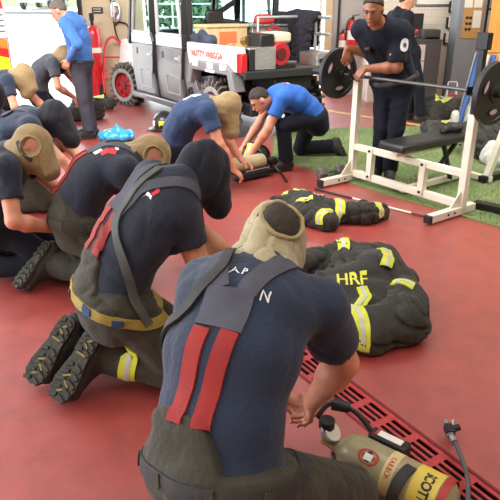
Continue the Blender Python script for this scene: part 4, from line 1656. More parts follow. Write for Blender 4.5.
# 9 standing man in the blue jumper
F9 = Fig((-2.06, 7.62, .93), (-2.12, 7.60, 1.42), (-2.255, 7.60, 1.50), -78, -80, (-.86, -.05, -.5), (-.3, 0, .95), hunch=.03, bulk=1.0)
lgs = {'R': (A(-2.06, 7.74, .50), A(-2.04, 7.76, .10), (-1, -.1, 0), (0, 0, -1)), 'L': (A(-2.05, 7.52, .50), A(-2.02, 7.54, .10), (-1, -.15, 0), (0, 0, -1))}
person('older man in blue long sleeved shirt standing and looking down with hand on hip', F9,
       {'R': (-2.16, 7.82, .96), 'L': (-2.14, 7.40, .97)}, {'R': (.4, .9, 0), 'L': (.8, -.6, 0)},
       {'R': ((-.3, 0, -.9), (0, -.9, 0)), 'L': ((-.5, .1, -.8), (0, .9, 0))}, lgs,
       skin=SKIN_RUDDY, shirt=LSBLUE, pants=GREYPANT, turnout=False, longs=True, hair=HAIRG, h=.012, seed=19, gaze_eyes=True, hems=.02, leg_k=1.05)

# 10 navy shirt, tan hood, by the vehicle
F10 = Fig((-.665, 5.36, .42), (-.335, 5.34, .76), (-.19, 5.30, .76), 84, 84, (.7, -.1, -.7), (.6, 0, .8), hunch=.10, bulk=1.04)
person('person in blue navy shirt and long tan hood bending in front of the utility vehicle', F10,
       {'R': (-.14, 5.12, .25), 'L': (-.08, 5.46, .25)}, {'R': (-.3, -1, .1), 'L': (-.3, 1, 0)},
       {'R': ((.6, .2, -.6), (0, .3, -.9)), 'L': ((.8, -.3, -.3), (0, -.3, -.9))}, kneel(F10, 84),
       skin=SKIN_RUDDY, shirt=BLUENAVY, pants=UNIF, turnout=False, hood=TAN, hood_k=.92, hood_hang=[(F10.head, F10.head + A(.02, -.02, -.20), .08, .075)], h=.0125, seed=20)

# 11 royal blue shirt
F11 = Fig((.66, 6.25, .50), (.24, 6.15, .735), (.095, 6.10, .70), -98, -98, (-.72, -.2, -.66), (-.55, -.05, .8), hunch=.07)
lg11 = {'L': (A(.33, 5.98, .47), A(.37, 6.02, .10), (-.95, -.45, 0), (0, 0, -1)), 'R': (A(.56, 6.62, .10), A(.93, 6.62, .12), (.45, 0, -.9), (.9, 0, .4))}
person('man in royal blue shirt with bare head kneeling on one knee beside the turf', F11,
       {'R': (-.06, 6.2, .22), 'L': (.02, 5.92, .215)}, {'R': (.5, .9, 0), 'L': (.6, -.8, -.2)},
       {'R': ((-.7, 0, -.7), (0, 0, -1)), 'L': ((-.8, -.1, -.5), (.2, .3, -.9))}, lg11,
       skin=SKIN_RUDDY, shirt=ROYAL, pants=UNIF, turnout=False, hair=HAIRD, h=.012, seed=21, gaze_eyes=True, leg_k=1.1)

# 12 man leaning on the barbell
F12 = Fig((1.31, 5.64, .95), (1.09, 5.42, 1.42), (1.005, 5.28, 1.55), 205, 206, (-.42, -.82, -.38), (-.1, -.25, .96), hunch=.04, bulk=1.08, shw=.175)
lg12 = {'R': (A(1.23, 5.62, .52), A(1.25, 5.74, .10), (-.45, -.9, 0), (0, 0, -1)), 'L': (A(1.35, 5.55, .52), A(1.35, 5.64, .10), (-.2, -1, 0), (0, 0, -1))}
person('man in dark uniform shirt with round shoulder patch leaning on the barbell', F12,
       {'R': (.865, 5.60, 1.225), 'L': (1.00, 5.40, 1.075)}, {'R': (.1, .5, -.9), 'L': (.8, -.3, -.6)},
       {'R': ((-.12, -.35, -.9), (-.2, .8, -.3)), 'L': ((-.65, .25, -.7), (-.2, .5, -.8))}, lg12,
       skin=SKIN_TAN, shirt=UNIF, pants=UNIF, turnout=False, hair=HAIRD, h=.010, seed=22, gaze_eyes=True, hems=.02, leg_k=1.04, sleeve=.85, hairline=.022)

# 13 man behind, turned away
F13 = Fig((2.20, 8.75, .95), (2.04, 8.76, 1.46), (2.12, 8.76, 1.60), 75, 70, (.9, -.15, -.35), (.3, 0, .95), hunch=.03, bulk=1.05)
lg13 = {'R': (A(2.36, 8.60, .50), A(2.42, 8.60, .10), (1, -.1, 0), (0, 0, -1)), 'L': (A(2.30, 8.88, .50), A(2.32, 8.88, .10), (1, .1, 0), (0, 0, -1))}
person('person in dark uniform and boots standing turned away behind the leaning man', F13,
       {'R': (2.14, 8.57, .93), 'L': (2.3, 8.92, 1.0)}, {'R': (-.6, -.5, -.3), 'L': (-.6, .5, -.3)},
       {'R': ((.7, .1, -.5), (0, .3, -.9)), 'L': ((.7, -.1, -.5), (0, -.3, -.9))}, lg13,
       skin=SKIN, shirt=UNIF, pants=UNIF, turnout=False, hair=HAIRD, h=.014, seed=23, hems=.02, leg_k=1.05, detail=False)
# ------------------------------------------------------------------ weight bench, barbell
RUL, RUR = A(.985, 5.64, .013), A(1.715, 4.64, .013)
RE = nrm(RUR - RUL)
RQ = A(-RE[1], RE[0], 0)
CREAM = mat('cream_steel_tube', (226, 221, 202), .45, var=.06, vscale=6, bump=.05, bscale=60)
PADM = mat('black_bench_vinyl', (34, 34, 36), .4, bump=.06, bscale=120)
IRON = mat('black_cast_iron', (30, 30, 32), .5, var=.15, vscale=10, bump=.1, bscale=60)
ZB = A(0, 0, 1)
t = thing('weight_bench', (RUL + RUR) / 2, 'cream steel weight bench with black pad standing on the turf edge', 'weight bench')
mid = (RUL + RUR) / 2
for base, top in ((RUL, .95), (RUR, .80)):
    b = MB(); b.bar(base, base + ZB * top, .062, .062, up=RE); u_ = b.build('upright', CREAM, t, .004)
    b = MB(); b.bar(base + ZB * (top - .02), base + ZB * (1.0 if base is RUL else 1.30), .050, .050, up=RE); b.build('inner_post', mat('black_steel', (30, 30, 32), .4, .4), u_, .004)
    # J hook
    h_ = base + ZB * .955
    b = MB(); b.bar(h_ - RQ * .03, h_ - RQ * .10, .045, .02); b.bar(h_ - RQ * .10, h_ - RQ * .10 + ZB * .06, .045, .016); b.build('bar_hook', MATS['black_steel'], u_, .003)
    b = MB(); b.bar(base - RQ * .40 + ZB * .035, base + RQ * .16 + ZB * .035, .062, .062); ft = b.build('foot', CREAM, t, .004)
    b = MB(); b.bar(base - RQ * .425 + ZB * .033, base - RQ * .395 + ZB * .033, .068, .066); b.build('end_cap', BLACKP, ft, .006)
    for k in (-.20, -.12):
        b = MB(); b.cyl(base + RQ * k + ZB * .035 - RE * .036, base + RQ * k + ZB * .035 + RE * .036, .010, n=10); b.build('bolt', BLACKP, ft)
    g = MB()
    g.prism([base - RQ * .16 + ZB * .06 - RE * .006, base - RQ * .03 + ZB * .06 - RE * .006, base - RQ * .03 + ZB * .20 - RE * .006], RE * .012)
    g.build('gusset', CREAM, ft)
b = MB(); b.box(RUR + ZB * 1.33, (.10, .06, .12), np.array([RE, RQ, ZB])); b.build('top_bracket', MATS['black_steel'], t, .006)
b = MB(); b.bar(RUL + ZB * .075, RUR + ZB * .075, .05, .062); b.build('lower_rail', CREAM, t, .004)
b = MB(); b.bar(RUL + ZB * .33, RUR + ZB * .33, .05, .055); b.build('upper_rail', CREAM, t, .004)
for s in (.24, .84):
    b = MB(); b.bar(RUL + RE * s + ZB * .06 - RQ * .012, RUL + RE * s + ZB * .36 - RQ * .012, .055, .06, up=RE); p_ = b.build('post', CREAM, t, .004)
    for z in (.33, .09):
        b = MB(); b.cyl(RUL + RE * s + ZB * z - RQ * .05, RUL + RE * s + ZB * z - RQ * .035, .012, n=10); b.build('bolt', BLACKP, p_)
ps = mid - RQ * .20
b = MB(); b.box(ps + RQ * .52 + ZB * .455, (1.04, .29, .075), np.array([RQ, -RE, ZB])); b.build('pad', PADM, t, .028, seg=4)
b = MB(); b.bar(ps + RQ * .06 + ZB * .39, ps + RQ * 1.0 + ZB * .39, .05, .05); b.build('pad_rail', CREAM, t, .004)
b = MB(); b.bar(mid + ZB * .05, mid + RQ * .98 + ZB * .05, .05, .05); b.build('floor_rail', CREAM, t, .004)
b = MB(); b.bar(mid + RQ * .92 + ZB * .05, mid + RQ * .85 + ZB * .38, .05, .05); b.build('rear_post', CREAM, t, .004)
b = MB(); b.bar(mid + RQ * .98 - RE * .25 + ZB * .035, mid + RQ * .98 + RE * .25 + ZB * .035, .055, .055); b.build('rear_foot', CREAM, t, .004)
b = MB(); b.bar(mid + RQ * .45 + RE * .06 + ZB * .40, mid + RQ * .62 + RE * .05 + ZB * .06, .04, .02); b.bar(mid + RQ * .62 + RE * .06 + ZB * .40, mid + RQ * .42 + RE * .05 + ZB * .20, .04, .02); b.build('strap', BLACKP, t)

BARZ = .995
off = -RQ * .075
p0, p1 = RUL - RE * .52 + off, RUR + RE * .52 + off
z_ = ZB * (BARZ - .013)
t = thing('barbell', (p0 + p1) / 2 + A(0, 0, BARZ - .013), 'long steel barbell resting in the rack of the weight bench', 'barbell')
b = MB(); b.cyl(RUL - RE * .10 + off + z_, RUR + RE * .10 + off + z_, .015, n=16); b.build('bar', mat('worn_bar_steel', (92, 90, 88), .4, .8), t)
for sg, base in ((-1, RUL), (1, RUR)):
    b = MB(); b.cyl(base + RE * sg * .10 + off + z_, base + RE * sg * .13 + off + z_, .036, n=20); b.cyl(base + RE * sg * .13 + off + z_, base + RE * sg * .52 + off + z_, .0245, n=20); b.build('sleeve', mat('dark_bar_steel', (60, 60, 60), .4, .8), t, .002)
def plate(c, label):
    t = thing('weight_plate', c, label, 'weight plate', 'plates on the barbell')
    n = 48
    m = MB()
    m.lathe(c - RE * .02, RE, [(.0265, -.006), (.06, -.006), (.062, .006), (.19, .006), (.195, -.004), (.222, -.004), (.225, 0), (.225, .036), (.222, .040), (.195, .040), (.19, .032), (.062, .032), (.06, .042), (.0265, .042)], n, False, True)
    m.build('disc', IRON, t)
    for k in range(3):
        a = 2 * math.pi * k / 3 + .6
        x, y, _ = frame_z(RE)
        d = x * math.cos(a) + y * math.sin(a)
        tn = -x * math.sin(a) + y * math.cos(a)
        for sd in (-.024, .024):
            m = MB()
            ring = [c + RE * sd * .62 + d * .13 + d * .024 * math.sin(q) + tn * .055 * math.cos(q) for q in np.linspace(0, 2 * math.pi, 21)[:-1]]
            m.tube(ring, .006, 6, True)
            gr = m.build('grip_rim', IRON, t)
            m = MB()
            m.prism([p + RE * (.001 if sd > 0 else -.001) * 0 for p in ring], RE * (.002 if sd < 0 else -.002))
            m.build('grip_opening', mat('pale_opening', (212, 188, 186), .6), gr, smooth=False)
    return t
plate(RUL - RE * .185 + off + z_, 'black weight plate on the far end of the barbell under the leaning hand')
plate(RUR + RE * .185 + off + z_, 'black weight plate on the near end of the barbell, cut by the right edge')

# second rack at the right edge
t = thing('second_rack', (2.35, 5.45, .013), 'second cream rack with black feet at the right edge of the turf', 'rack')
b = MB(); b.bar((2.20, 5.52, .045), (2.85, 5.98, .045), .08, .062); b.build('foot', MATS['black_steel'], t, .006)
b = MB(); b.bar((2.25, 5.53, .075), (2.53, 5.72, .95), .06, .06); b.build('upright', CREAM, t, .004)
b = MB(); b.bar((2.53, 5.72, .93), (3.0, 6.05, .93), .05, .05); b.build('cross_rail', CREAM, t, .004)
b = MB(); b.bar((2.85, 5.96, .075), (2.98, 6.04, .95), .06, .06); b.build('upright', CREAM, t, .004)
t = thing('black_base_rail', (2.1, 4.6, .013), 'black flat steel rail lying on the turf beside the right foot of the bench', 'rail')
b = MB(); b.bar((1.885, 4.80, .043), (2.35, 4.36, .043), .085, .06); b.build('rail', MATS['black_steel'], t, .006)
b = MB(); b.bar((2.3, 4.41, .07), (2.36, 4.35, .07), .10, .02); b.build('end_plate', MATS['black_steel'], t, .004)

# hex dumbbell
c = A(.80, 5.79, .0)
t = thing('dumbbell', c, 'small grey hex dumbbell on the red floor by the left foot of the bench', 'dumbbell')
dx = nrm(A(.82, .45, 0))
IRG = mat('grey_iron', (106, 104, 100), .55, .3, var=.15, vscale=15)
for sg in (-1, 1):
    b = MB(); b.lathe(c + dx * sg * .06 + A(0, 0, .055), dx * sg, [(.048, 0), (.062, .012), (.062, .075), (.048, .09)], 6); b.build('head', IRG, t, .004, smooth=False)
b = MB(); b.cyl(c - dx * .07 + A(0, 0, .055), c + dx * .07 + A(0, 0, .055), .016); b.build('handle', STEEL, t)
# thin strap on the floor in front of the bench
t = thing('floor_stick', (1.05, 4.95, 0), 'thin dark and white banded stick lying on the red floor in front of the bench', 'stick')
s0, s1 = A(.60, 5.33, .012), A(1.44, 4.54, .012)
for i, (a, b_, m_) in enumerate(((0, .36, BLACKP), (.36, .50, PAPER), (.50, .60, mat('brown_stick', (104, 54, 48), .6)), (.60, .86, PAPER), (.86, 1.0, MATS['brown_stick']))):
    b = MB(); b.cyl(s0 + (s1 - s0) * a, s0 + (s1 - s0) * b_, .009, n=10); b.build('band', m_, t)
b = MB(); b.cyl(s1, s1 + nrm(s1 - s0) * .03, .014, n=12); b.build('tip', BLACKP, t)
t = thing('water_bottle', mid + RQ * .70 + ZB * .494, 'white water bottle with dark cap standing on the far end of the bench pad', 'bottle')
q = mid + RQ * .70 - RE * .04 + ZB * .482
t.location = tuple(q)
b = MB(); b.lathe(q, ZB, [(.030, 0), (.036, .006), (.036, .15), (.030, .175), (.016, .19), (.016, .20)], 20); b.build('bottle_body', mat('milky_plastic', (214, 216, 202), .3), t)
b = MB(); b.lathe(q + ZB * .198, ZB, [(.019, 0), (.019, .025), (.010, .03), (.008, .045)], 16); b.build('cap', BLACKP, t)
# ------------------------------------------------------------------ turnout coats and other gear
def coat(label, blobs, h=.010, stripes=(), m=None, seed=1, amp=.012, scale=15, name='turnout_coat', k=.045, cat='coat', lz=.004, calm=None):
    pts = np.array([A(*p) for bl in blobs for p in bl[:2]])
    rm = max(max(bl[2], bl[3]) * (bl[4] if len(bl) > 4 else 1) for bl in blobs)

    def f(P):
        d = None
        for bl in blobs:
            a, b_, ra, rb = bl[:4]
            if len(bl) > 4:
                q = econe(P, a, b_, ra, rb, np.cross(nrm(A(*b_) - A(*a)), A(0, 0, 1)), bl[4], bl[4])
            else:
                q = cone(P, a, b_, ra, rb)
            d = q if d is None else smin(d, q, k)
        e = creases(P, amp * 1.5, scale * 1.5, seed) + creases(P, amp * .8, scale * 3.4, seed + 1) + folds(P, amp * .5, scale, seed + 2)
        if calm is not None:
            e = e * np.clip((n3((P - A(*calm[0])) * A(1, 1, 0)) - calm[1]) / .06, .12, 1)
        d = d + e
        return smax(d, lz - P[:, 2], .01)
    t = thing(name, (pts[:, 0].mean(), pts[:, 1].mean(), 0), label, cat)
    sh = sdf_obj('coat_body', f, pts.min(0) - rm - .05, pts.max(0) + rm + .05, h, m or DARKTURN, t)
    bv = bvh_of(sh)
    for st in stripes:
        pp, wd = st[0], st[1]
        r_ = ribbon('reflective_stripe', pp, wd, .002, bv, LIME, t, .003, st[2] if len(st) > 2 else 24, 5)
        ribbon('silver_band', pp, wd * .30, .0015, bv, SILV, r_, .006, st[2] if len(st) > 2 else 24, 3)
    return t, sh, bv


def ringpts(c, ax, r, a0=0, a1=360, n=9, up=(0, 0, 1)):
    ax = nrm(ax)
    x = nrm(np.cross(ax, A(*up)))
    y = np.cross(x, ax)
    return [A(*c) + (x * math.cos(math.radians(a)) + y * math.sin(math.radians(a))) * r for a in np.linspace(a0, a1, n)]


# the big crumpled coat with letters
J = [
    ((.46, 2.98, .09), (.70, 2.96, .10), .105, .105),
    ((0.360, 3.50, .07), (0.600, 3.52, .09), .085, .095),
    ((0.600, 3.52, .10), (0.807, 3.40, .10), .10, .12),
    ((0.807, 3.40, .10), (0.875, 3.18, .09), .12, .10),
    ((0.875, 3.18, .08), (0.832, 2.90, .10), .09, .11),
    ((0.440, 3.10, .09), (0.732, 3.14, .15), .09, .13),
    ((0.600, 3.30, .12), (0.770, 3.24, .14), .12, .12),
    ((0.520, 3.02, .08), (0.620, 2.84, .09), .09, .09),
    ((0.832, 2.90, .10), (0.788, 2.70, .11), .105, .115),
    ((0.788, 2.70, .10), (0.600, 2.62, .095), .105, .10),
    ((0.600, 2.62, .095), (0.500, 2.66, .09), .105, .095),
    ((0.875, 3.18, .06), (0.931, 3.22, .04), .05, .03),
]
tc, js, jb = coat('dark crumpled turnout coat with lime stripes and yellow letters on the red floor', J, .0085, [
    (ringpts((0.585, 3.52, .09), (1, 0, 0), .14, -20, 200, 9), .075),
    ([(0.757, 2.98, .3), (0.794, 3.10, .3), (0.807, 3.24, .3), (0.794, 3.36, .3)], .07),
    ([(0.745, 2.90, .3), (0.782, 2.93, .3), (0.832, 2.90, .3), (0.881, 2.88, .2)], .075),
    ([(0.600, 2.88, .3), (0.600, 2.82, .3), (0.560, 2.74, .2)], .06),
    (ringpts((0.525, 2.645, .09), (1, .15, 0), .15, -30, 200, 9), .07),
], seed=41, amp=.020, scale=12, calm=((.56, 2.99, 0), .15))
lettering('letters', 'HRF', .095, (.56, 2.985, .6), (1, -.10, 0), (.10, 1, 0), mat('yellow_letters', (216, 214, 70), .6), tc, jb, .004, bold=.002, ray=(0, 0, -1), tall=1.9)
b = MB(); b.tube([(0.912, 3.24, .09), (0.949, 3.28, .075), (0.968, 3.25, .055)], .012, 8); b.build('coat_buckle', STRAPB, tc)

# the flat coat further away
J = [
    ((.22, 4.80, .045), (.40, 4.80, .06), .05, .08),
    ((.40, 4.80, .06), (.50, 4.60, .08), .09, .10),
    ((.33, 4.70, .05), (.42, 4.46, .06), .07, .08),
    ((.46, 4.56, .07), (.66, 4.48, .07), .10, .085),
    ((.66, 4.48, .075), (.90, 4.46, .07), .085, .085),
    ((.90, 4.46, .07), (1.06, 4.56, .06), .08, .06),
    ((.46, 4.42, .06), (.60, 4.30, .06), .075, .07),
    ((.36, 4.86, .05), (.62, 4.72, .06), .06, .06),
]
coat('dark turnout coat lying flat with one striped sleeve stretched out to the right', J, .0095, [
    (ringpts((.70, 4.47, .07), (1, 0, 0), .13, -20, 200, 9), .075),
    (ringpts((1.0, 4.53, .065), (1, .5, 0), .12, -20, 200, 9), .07),
    ([(.25, 4.84, .2), (.26, 4.76, .2)], .06, 10),
    ([(.36, 4.90, .2), (.48, 4.84, .2), (.62, 4.72, .2)], .06),
    ([(.34, 4.56, .2), (.42, 4.52, .2), (.50, 4.52, .2)], .05),
    (ringpts((.57, 4.32, .06), (.7, -.6, 0), .11, -10, 190, 9), .06),
], seed=43, amp=.016, scale=15)

# ------------------------------------------------------------------ breathing sets
GLASSF = mat('olive_composite_wrap', (150, 140, 102), .4, var=.12, vscale=14, bump=.08, bscale=80, coat=.3)
def cylinder_body(m_, c0, c1, r):
    ax = nrm(A(*c1) - A(*c0))
    L = np.linalg.norm(A(*c1) - A(*c0))
    return [(.022, -.03), (.03, -.015), (r * .6, 0), (r * .88, .02), (r, .055), (r, L - .06), (r * .9, L - .025), (r * .6, L - .005), (.02, L)]

c0, c1 = A(.34, 1.745, .105), A(.665, 1.47, .105)
r = .079
ax = nrm(c1 - c0)
L = np.linalg.norm(c1 - c0)
sd = nrm(np.cross(ax, A(0, 0, 1)))
t = thing('air_cylinder', (c0[0] + .15, c0[1] - .15, 0), 'olive air cylinder with yellow and red label bands beside the nearest person', 'air cylinder')
m = MB(); m.lathe(c0, ax, cylinder_body(m, c0, c1, r), 40); cy = m.build('cylinder', GLASSF, t)
def band(h0, h1, m_, nm, rr=r + .0012):
    b = MB(); b.lathe(c0, ax, [(rr - .002, h0), (rr, h0 + .0005), (rr, h1 - .0005), (rr - .002, h1)], 40, False, True); return b.build(nm, m_, cy)
yb = band(.285, .375, mat('label_yellow', (212, 190, 78), .5), 'yellow_label')
rb = band(.378, .405, mat('label_red', (164, 40, 38), .5), 'red_label')
cb = band(.185, .225, mat('label_cream', (206, 186, 130), .5), 'cream_label')
bvc = bvh_of([cy])
up_dir = A(0, 0, 1)
def on_cyl(hh, ang, rr=.1):
    x = -sd
    d = A(0, 0, 1) * math.cos(math.radians(ang)) + sd * math.sin(math.radians(ang))
    return c0 + ax * hh + d * rr
tang = lambda ang: -A(0, 0, 1) * math.sin(math.radians(ang)) + sd * math.cos(math.radians(ang))
INK = mat('black_ink', (26, 26, 24), .6)
REDINK = mat('red_ink', (176, 44, 40), .6)
a_ = 34
lettering('letters', 'SCOTT', .046, on_cyl(.335, a_), tang(a_), ax, INK, yb, bvc, .003, bold=.0016)
lettering('letters', 'CARBON', .028, on_cyl(.205, a_), tang(a_), ax, REDINK, cb, bvc, .003)
# round emblem
emb = []
V, F = [], []
for i in range(28):
    q = 2 * math.pi * i / 28
    for rr in (.030, .038):
        p = on_cyl(.125, a_, .1) + ax * rr * math.cos(q) + tang(a_) * rr * math.sin(q)
        l, n_, _, _ = bvc.find_nearest(Vector(p))
        V.append(A(*l) + A(*n_) * .002)
for i in range(28):
    j = (i + 1) % 28
    F.append((2 * i, 2 * i + 1, 2 * j + 1, 2 * j))
emr = link_mesh('emblem_ring', V, F, REDINK, cy, None, False)
patch('emblem_cross', (.05, .016), on_cyl(.125, a_), ax, tang(a_), REDINK, cy, bvc, .002)
patch('emblem_cross', (.016, .05), on_cyl(.125, a_), ax, tang(a_), INK, cy, bvc, .0024)
patch('emblem_cross', (.03, .03), on_cyl(.125, a_), ax, tang(a_), PAPER, cy, bvc, .0028)
# strap round the cylinder
b = MB(); b.lathe(c0 - ax * .0, nrm(ax * 1.0 + sd * .12), [(r + .001, .245), (r + .006, .246), (r + .006, .283), (r + .001, .284)], 40, False, True); b.build('cylinder_strap', STRAPB, t)
# valve and knob
b = MB(); b.cyl(c0 - ax * .085, c0 - ax * .02, .018, .022, 16); b.build('valve_neck', mat('brass', (196, 160, 90), .35, .9), t)
b = MB(); b.cyl(c0 - ax * .075 + A(0, 0, .01), c0 - ax * .075 + A(0, 0, .075), .014, n=14); b.cyl(c0 - ax * .075 + A(0, 0, .06), c0 - ax * .075 + A(0, 0, .095), .030, n=12); b.build('valve_knob', BLACKP, t, .003)
b = MB(); b.torus(c0 - ax * .06 + sd * -.0 + A(0, 0, .045), ax * .7 + A(0, 0, .5), .040, .007, 24, 8); b.build('pressure_gauge', STEEL, t)
b = MB(); b.cyl(c0 - ax * .055 + A(0, 0, .045), c0 - ax * .045 + A(0, 0, .055), .034, n=20); b.build('gauge_face', PAPER, t)
# backframe
b = MB()
for s_ in (-.06, .06):
    b.tube([c0 - ax * .08 + sd * s_ - A(0, 0, .094), c0 + ax * .2 + sd * s_ * 1.5 - A(0, 0, .1), c1 + ax * .02 + sd * s_ * 1.2 - A(0, 0, .098)], .013, 8)
for h_ in (-.04, .12, .30, .46):
    b.bar(c0 + ax * h_ + sd * .1 - A(0, 0, .094), c0 + ax * h_ - sd * .1 - A(0, 0, .094), .03, .02)
b.build('backframe', BLACKP, t, .003)
# regulator box on the far side of the cylinder
xb = c0 + ax * .11 - sd * (.10) + A(0, 0, .028)
b = MB(); b.box(xb + ax * .02, (.15, .055, .06), np.array([ax, -sd, A(0, 0, 1)])); rg = b.build('regulator_box', BLACKP, t, .008)
b = MB(); b.box(xb + ax * .02 + A(0, 0, .031), (.10, .03, .003), np.array([ax, -sd, A(0, 0, 1)])); wl = b.build('white_label', PAPER, rg)
b = MB(); b.box(xb - ax * .028 + A(0, 0, .031), (.012, .034, .004), np.array([ax, -sd, A(0, 0, 1)])); b.build('red_mark', REDINK, rg)
b = MB(); b.tube(spline([xb - ax * .05 + A(0, 0, .02), c0 - ax * .02 - sd * .10 + A(0, 0, .10), c0 - ax * .10 - sd * .06 + A(0, 0, .12), c0 - ax * .12 + A(0, 0, .08)], 20), .010, 10); b.build('pressure_hose', BLACKP, t)
b = MB(); b.cyl(c0 - ax * .10 - sd * .07 + A(0, 0, .115), c0 - ax * .04 - sd * .10 + A(0, 0, .105), .026, .020, 16); b.build('hose_grip', BLACKP, t, .003)
# free hose end standing up beside the cylinder
t = thing('air_hose', (.74, 1.75, 0), 'grey air hose with a bent black coupling lying beside the cylinder', 'hose')
pts = spline([(0.678, 1.425, .02), (0.738, 1.545, .03), (0.783, 1.685, .035), (0.793, 1.815, .04), (0.790, 1.860, .042)], 26)
b = MB(); b.tube(pts, .0085, 10); b.build('hose', mat('grey_rubber', (84, 84, 86), .5), t)
b = MB(); b.cyl((0.790, 1.855, .042), (0.788, 1.887, .044), .014, n=14); b.cyl((0.788, 1.887, .044), (0.787, 1.897, .044), .017, n=6); b.build('ferrule', STEEL, t)
b = MB(); b.box((0.790, 1.920, .048), (.034, .05, .034)); b.cyl((0.796, 1.923, .05), (0.833, 1.930, .055), .014, n=12); b.build('coupling', BLACKP, t, .004)
b = MB(); b.cyl((0.788, 1.943, .05), (0.790, 1.970, .055), .008, n=10); b.cyl((0.808, 1.935, .055), (0.813, 1.955, .07), .007, n=10); b.build('coupling_pin', STEEL, t)

# breathing set between the vehicle and the turf
c0, c1 = A(-.10, 5.68, .15), A(.12, 5.86, .15)
ax = nrm(c1 - c0)
sd = nrm(np.cross(ax, A(0, 0, 1)))
t = thing('breathing_set', (0, 5.75, 0), 'tan air cylinder on a black frame under the hands of the man in royal blue', 'breathing set')
m = MB(); m.lathe(c0 - ax * .14, ax, cylinder_body(m, c0 - ax * .14, c1 + ax * .03, .072), 28); m.build('cylinder', mat('tan_cylinder', (178, 160, 124), .5, var=.1), t)
b = MB()
b.box((c0 + c1) / 2 - A(0, 0, .11), (.42, .22, .03), np.array([ax, -sd, A(0, 0, 1)]))
for s_ in (-.1, .1):
    b.tube([c0 - ax * .12 + sd * s_ - A(0, 0, .08), c1 + ax * .06 + sd * s_ - A(0, 0, .08)], .014)
b.build('backframe', DARKMET, t, .004)
b = MB(); b.tube(spline([c1 + ax * .06 - A(0, 0, .07), c1 + ax * .12 - A(0, 0, .06), (.30, 5.86, .03), (.33, 5.72, .02), (.35, 5.55, .02)], 24), .011, 8); b.build('hose', BLACKP, t)
b = MB(); b.box(c1 + ax * .13 + A(0, 0, -.02), (.10, .07, .06), np.array([ax, -sd, A(0, 0, 1)])); b.build('regulator', BLACKP, t, .012)
b = MB(); b.tube([c0 + sd * .10 - A(0, 0, .05), c1 + sd * .10 - A(0, 0, .05)], .008); b.build('pipe', STEEL, t)
# face mask behind it
t = thing('face_mask', (.12, 6.25, 0), 'black breathing mask lying behind the tan air cylinder', 'mask')
b = MB(); b.torus((.10, 6.28, .10), (.2, -.8, .5), .10, .022, 28, 10); b.build('seal', BLACKP, t)
b = MB(); b.ball((.10, 6.28, .10), (.09, .05, .09)); b.build('visor', mat('dark_visor', (60, 66, 70), .15, coat=.5), t)
b = MB(); b.cyl((.10, 6.24, .08), (.08, 6.16, .05), .035, .03, 16); b.build('regulator', DARKMET, t)

# reflective strap that hangs from the hooded person by the vehicle
coat('yellow banded dark harness pack beside the person in the long tan hood', [((-.12, 5.95, .06), (.0, 6.05, .10), .08, .10), ((0, 6.05, .10), (.02, 6.1, .22), .08, .06)], .012, [([(-.05, 5.90, .05), (-.03, 5.93, .15), (-.02, 5.98, .25), (0, 6.05, .3)], .07)], seed=51, name='harness_pack', cat='pack')

# helmet on the floor
c = A(-1.17, 8.18, 0)
t = thing('fire_helmet', c, 'black fire helmet with lime marks on the pink floor before the vehicle', 'helmet')
HB = mat('helmet_black', (34, 34, 34), .35, var=.2, vscale=10, coat=.3)
def hf(P):
    q = ell(P, c + A(0, 0, .09), np.eye(3), (.15, .18, .16))
    return np.maximum(q, .05 - P[:, 2])
hs_ = sdf_obj('shell', hf, c - .22, c + A(.22, .22, .3), .012, HB, t)
b = MB(); b.lathe(c + A(0, 0, .05), (0, 0, 1), [(.14, -.012), (.22, -.038), (.225, -.032), (.15, .012)], 30, False, True); b.build('brim', HB, t)
bv = bvh_of(hs_)
for i, (dx_, dy_) in enumerate(((-.12, -.10), (.0, -.16), (.12, -.10), (-.14, .06))):
    patch('helmet_mark', (.08, .07), c + A(dx_, dy_, .10), nrm(A(-dy_, dx_, 0)), (0, 0, 1), LIME if i % 2 else PAPER, hs_, bv, .003, 3)
for s_ in (-.03, .03):
    ribbon('ridge', [c + A(s_, -.14, .12), c + A(s_, 0, .25), c + A(s_, .14, .12)], .014, .006, bv, HB, hs_, .0, 14, 3)

# blue plastic bag
c = A(-1.62, 7.45, 0)
def bag(P):
    q = ell(P, c + A(-.05, 0, .06), np.eye(3), (.22, .14, .075))
    q = smin(q, cone(P, c + A(.0, .0, .06), c + A(-.03, .0, .20), .07, .012), .04)
    q = smin(q, cone(P, c + A(.1, .0, .04), c + A(.14, .02, .12), .05, .012), .03)
    return smax(q + creases(P, .02, 34, 91) + folds(P, .012, 20, 92), .004 - P[:, 2], .01)
tag(sdf_obj('plastic_bag', bag, c - .35, c + .35, .012, mat('blue_plastic', (56, 158, 214), .25, coat=.4, var=.15, vscale=8), None), 'bright blue plastic bag crumpled on the pink floor', 'bag')

# ------------------------------------------------------------------ piles of gear in the distance
def pile(x, y, sx, sy, hz, label, seed, stripes=2, m=None, h=.014, n=7, name='turnout_coat'):
    rs = np.random.RandomState(seed)
    bl = []
    for i in range(n):
        a = rs.rand() * 6.28
        p = A(x + rs.uniform(-.6, .6) * sx, y + rs.uniform(-.6, .6) * sy, hz * rs.uniform(.3, .6))
        q = p + A(math.cos(a) * sx * .6, math.sin(a) * sy * .6, rs.uniform(-.3, .3) * hz)
        q[2] = max(q[2], .04)
        bl.append((p, q, hz * rs.uniform(.38, .5), hz * rs.uniform(.3, .45)))
    st = []
    for i in range(stripes):
        a = rs.rand() * 6.28
        cx, cy = x + rs.uniform(-.4, .4) * sx, y + rs.uniform(-.5, .1) * sy
        d = A(math.cos(a), math.sin(a), 0) * .12
        st.append(([A(cx, cy, .4) - d, A(cx, cy, .4), A(cx, cy, .4) + d], .06, 12))
    return coat(label, bl, h, st, m, seed, .018, 13, name)
pile(-2.42, 8.9, .30, .22, .26, 'dark turnout coat heaped behind the legs of the man in blue', 61, 1)
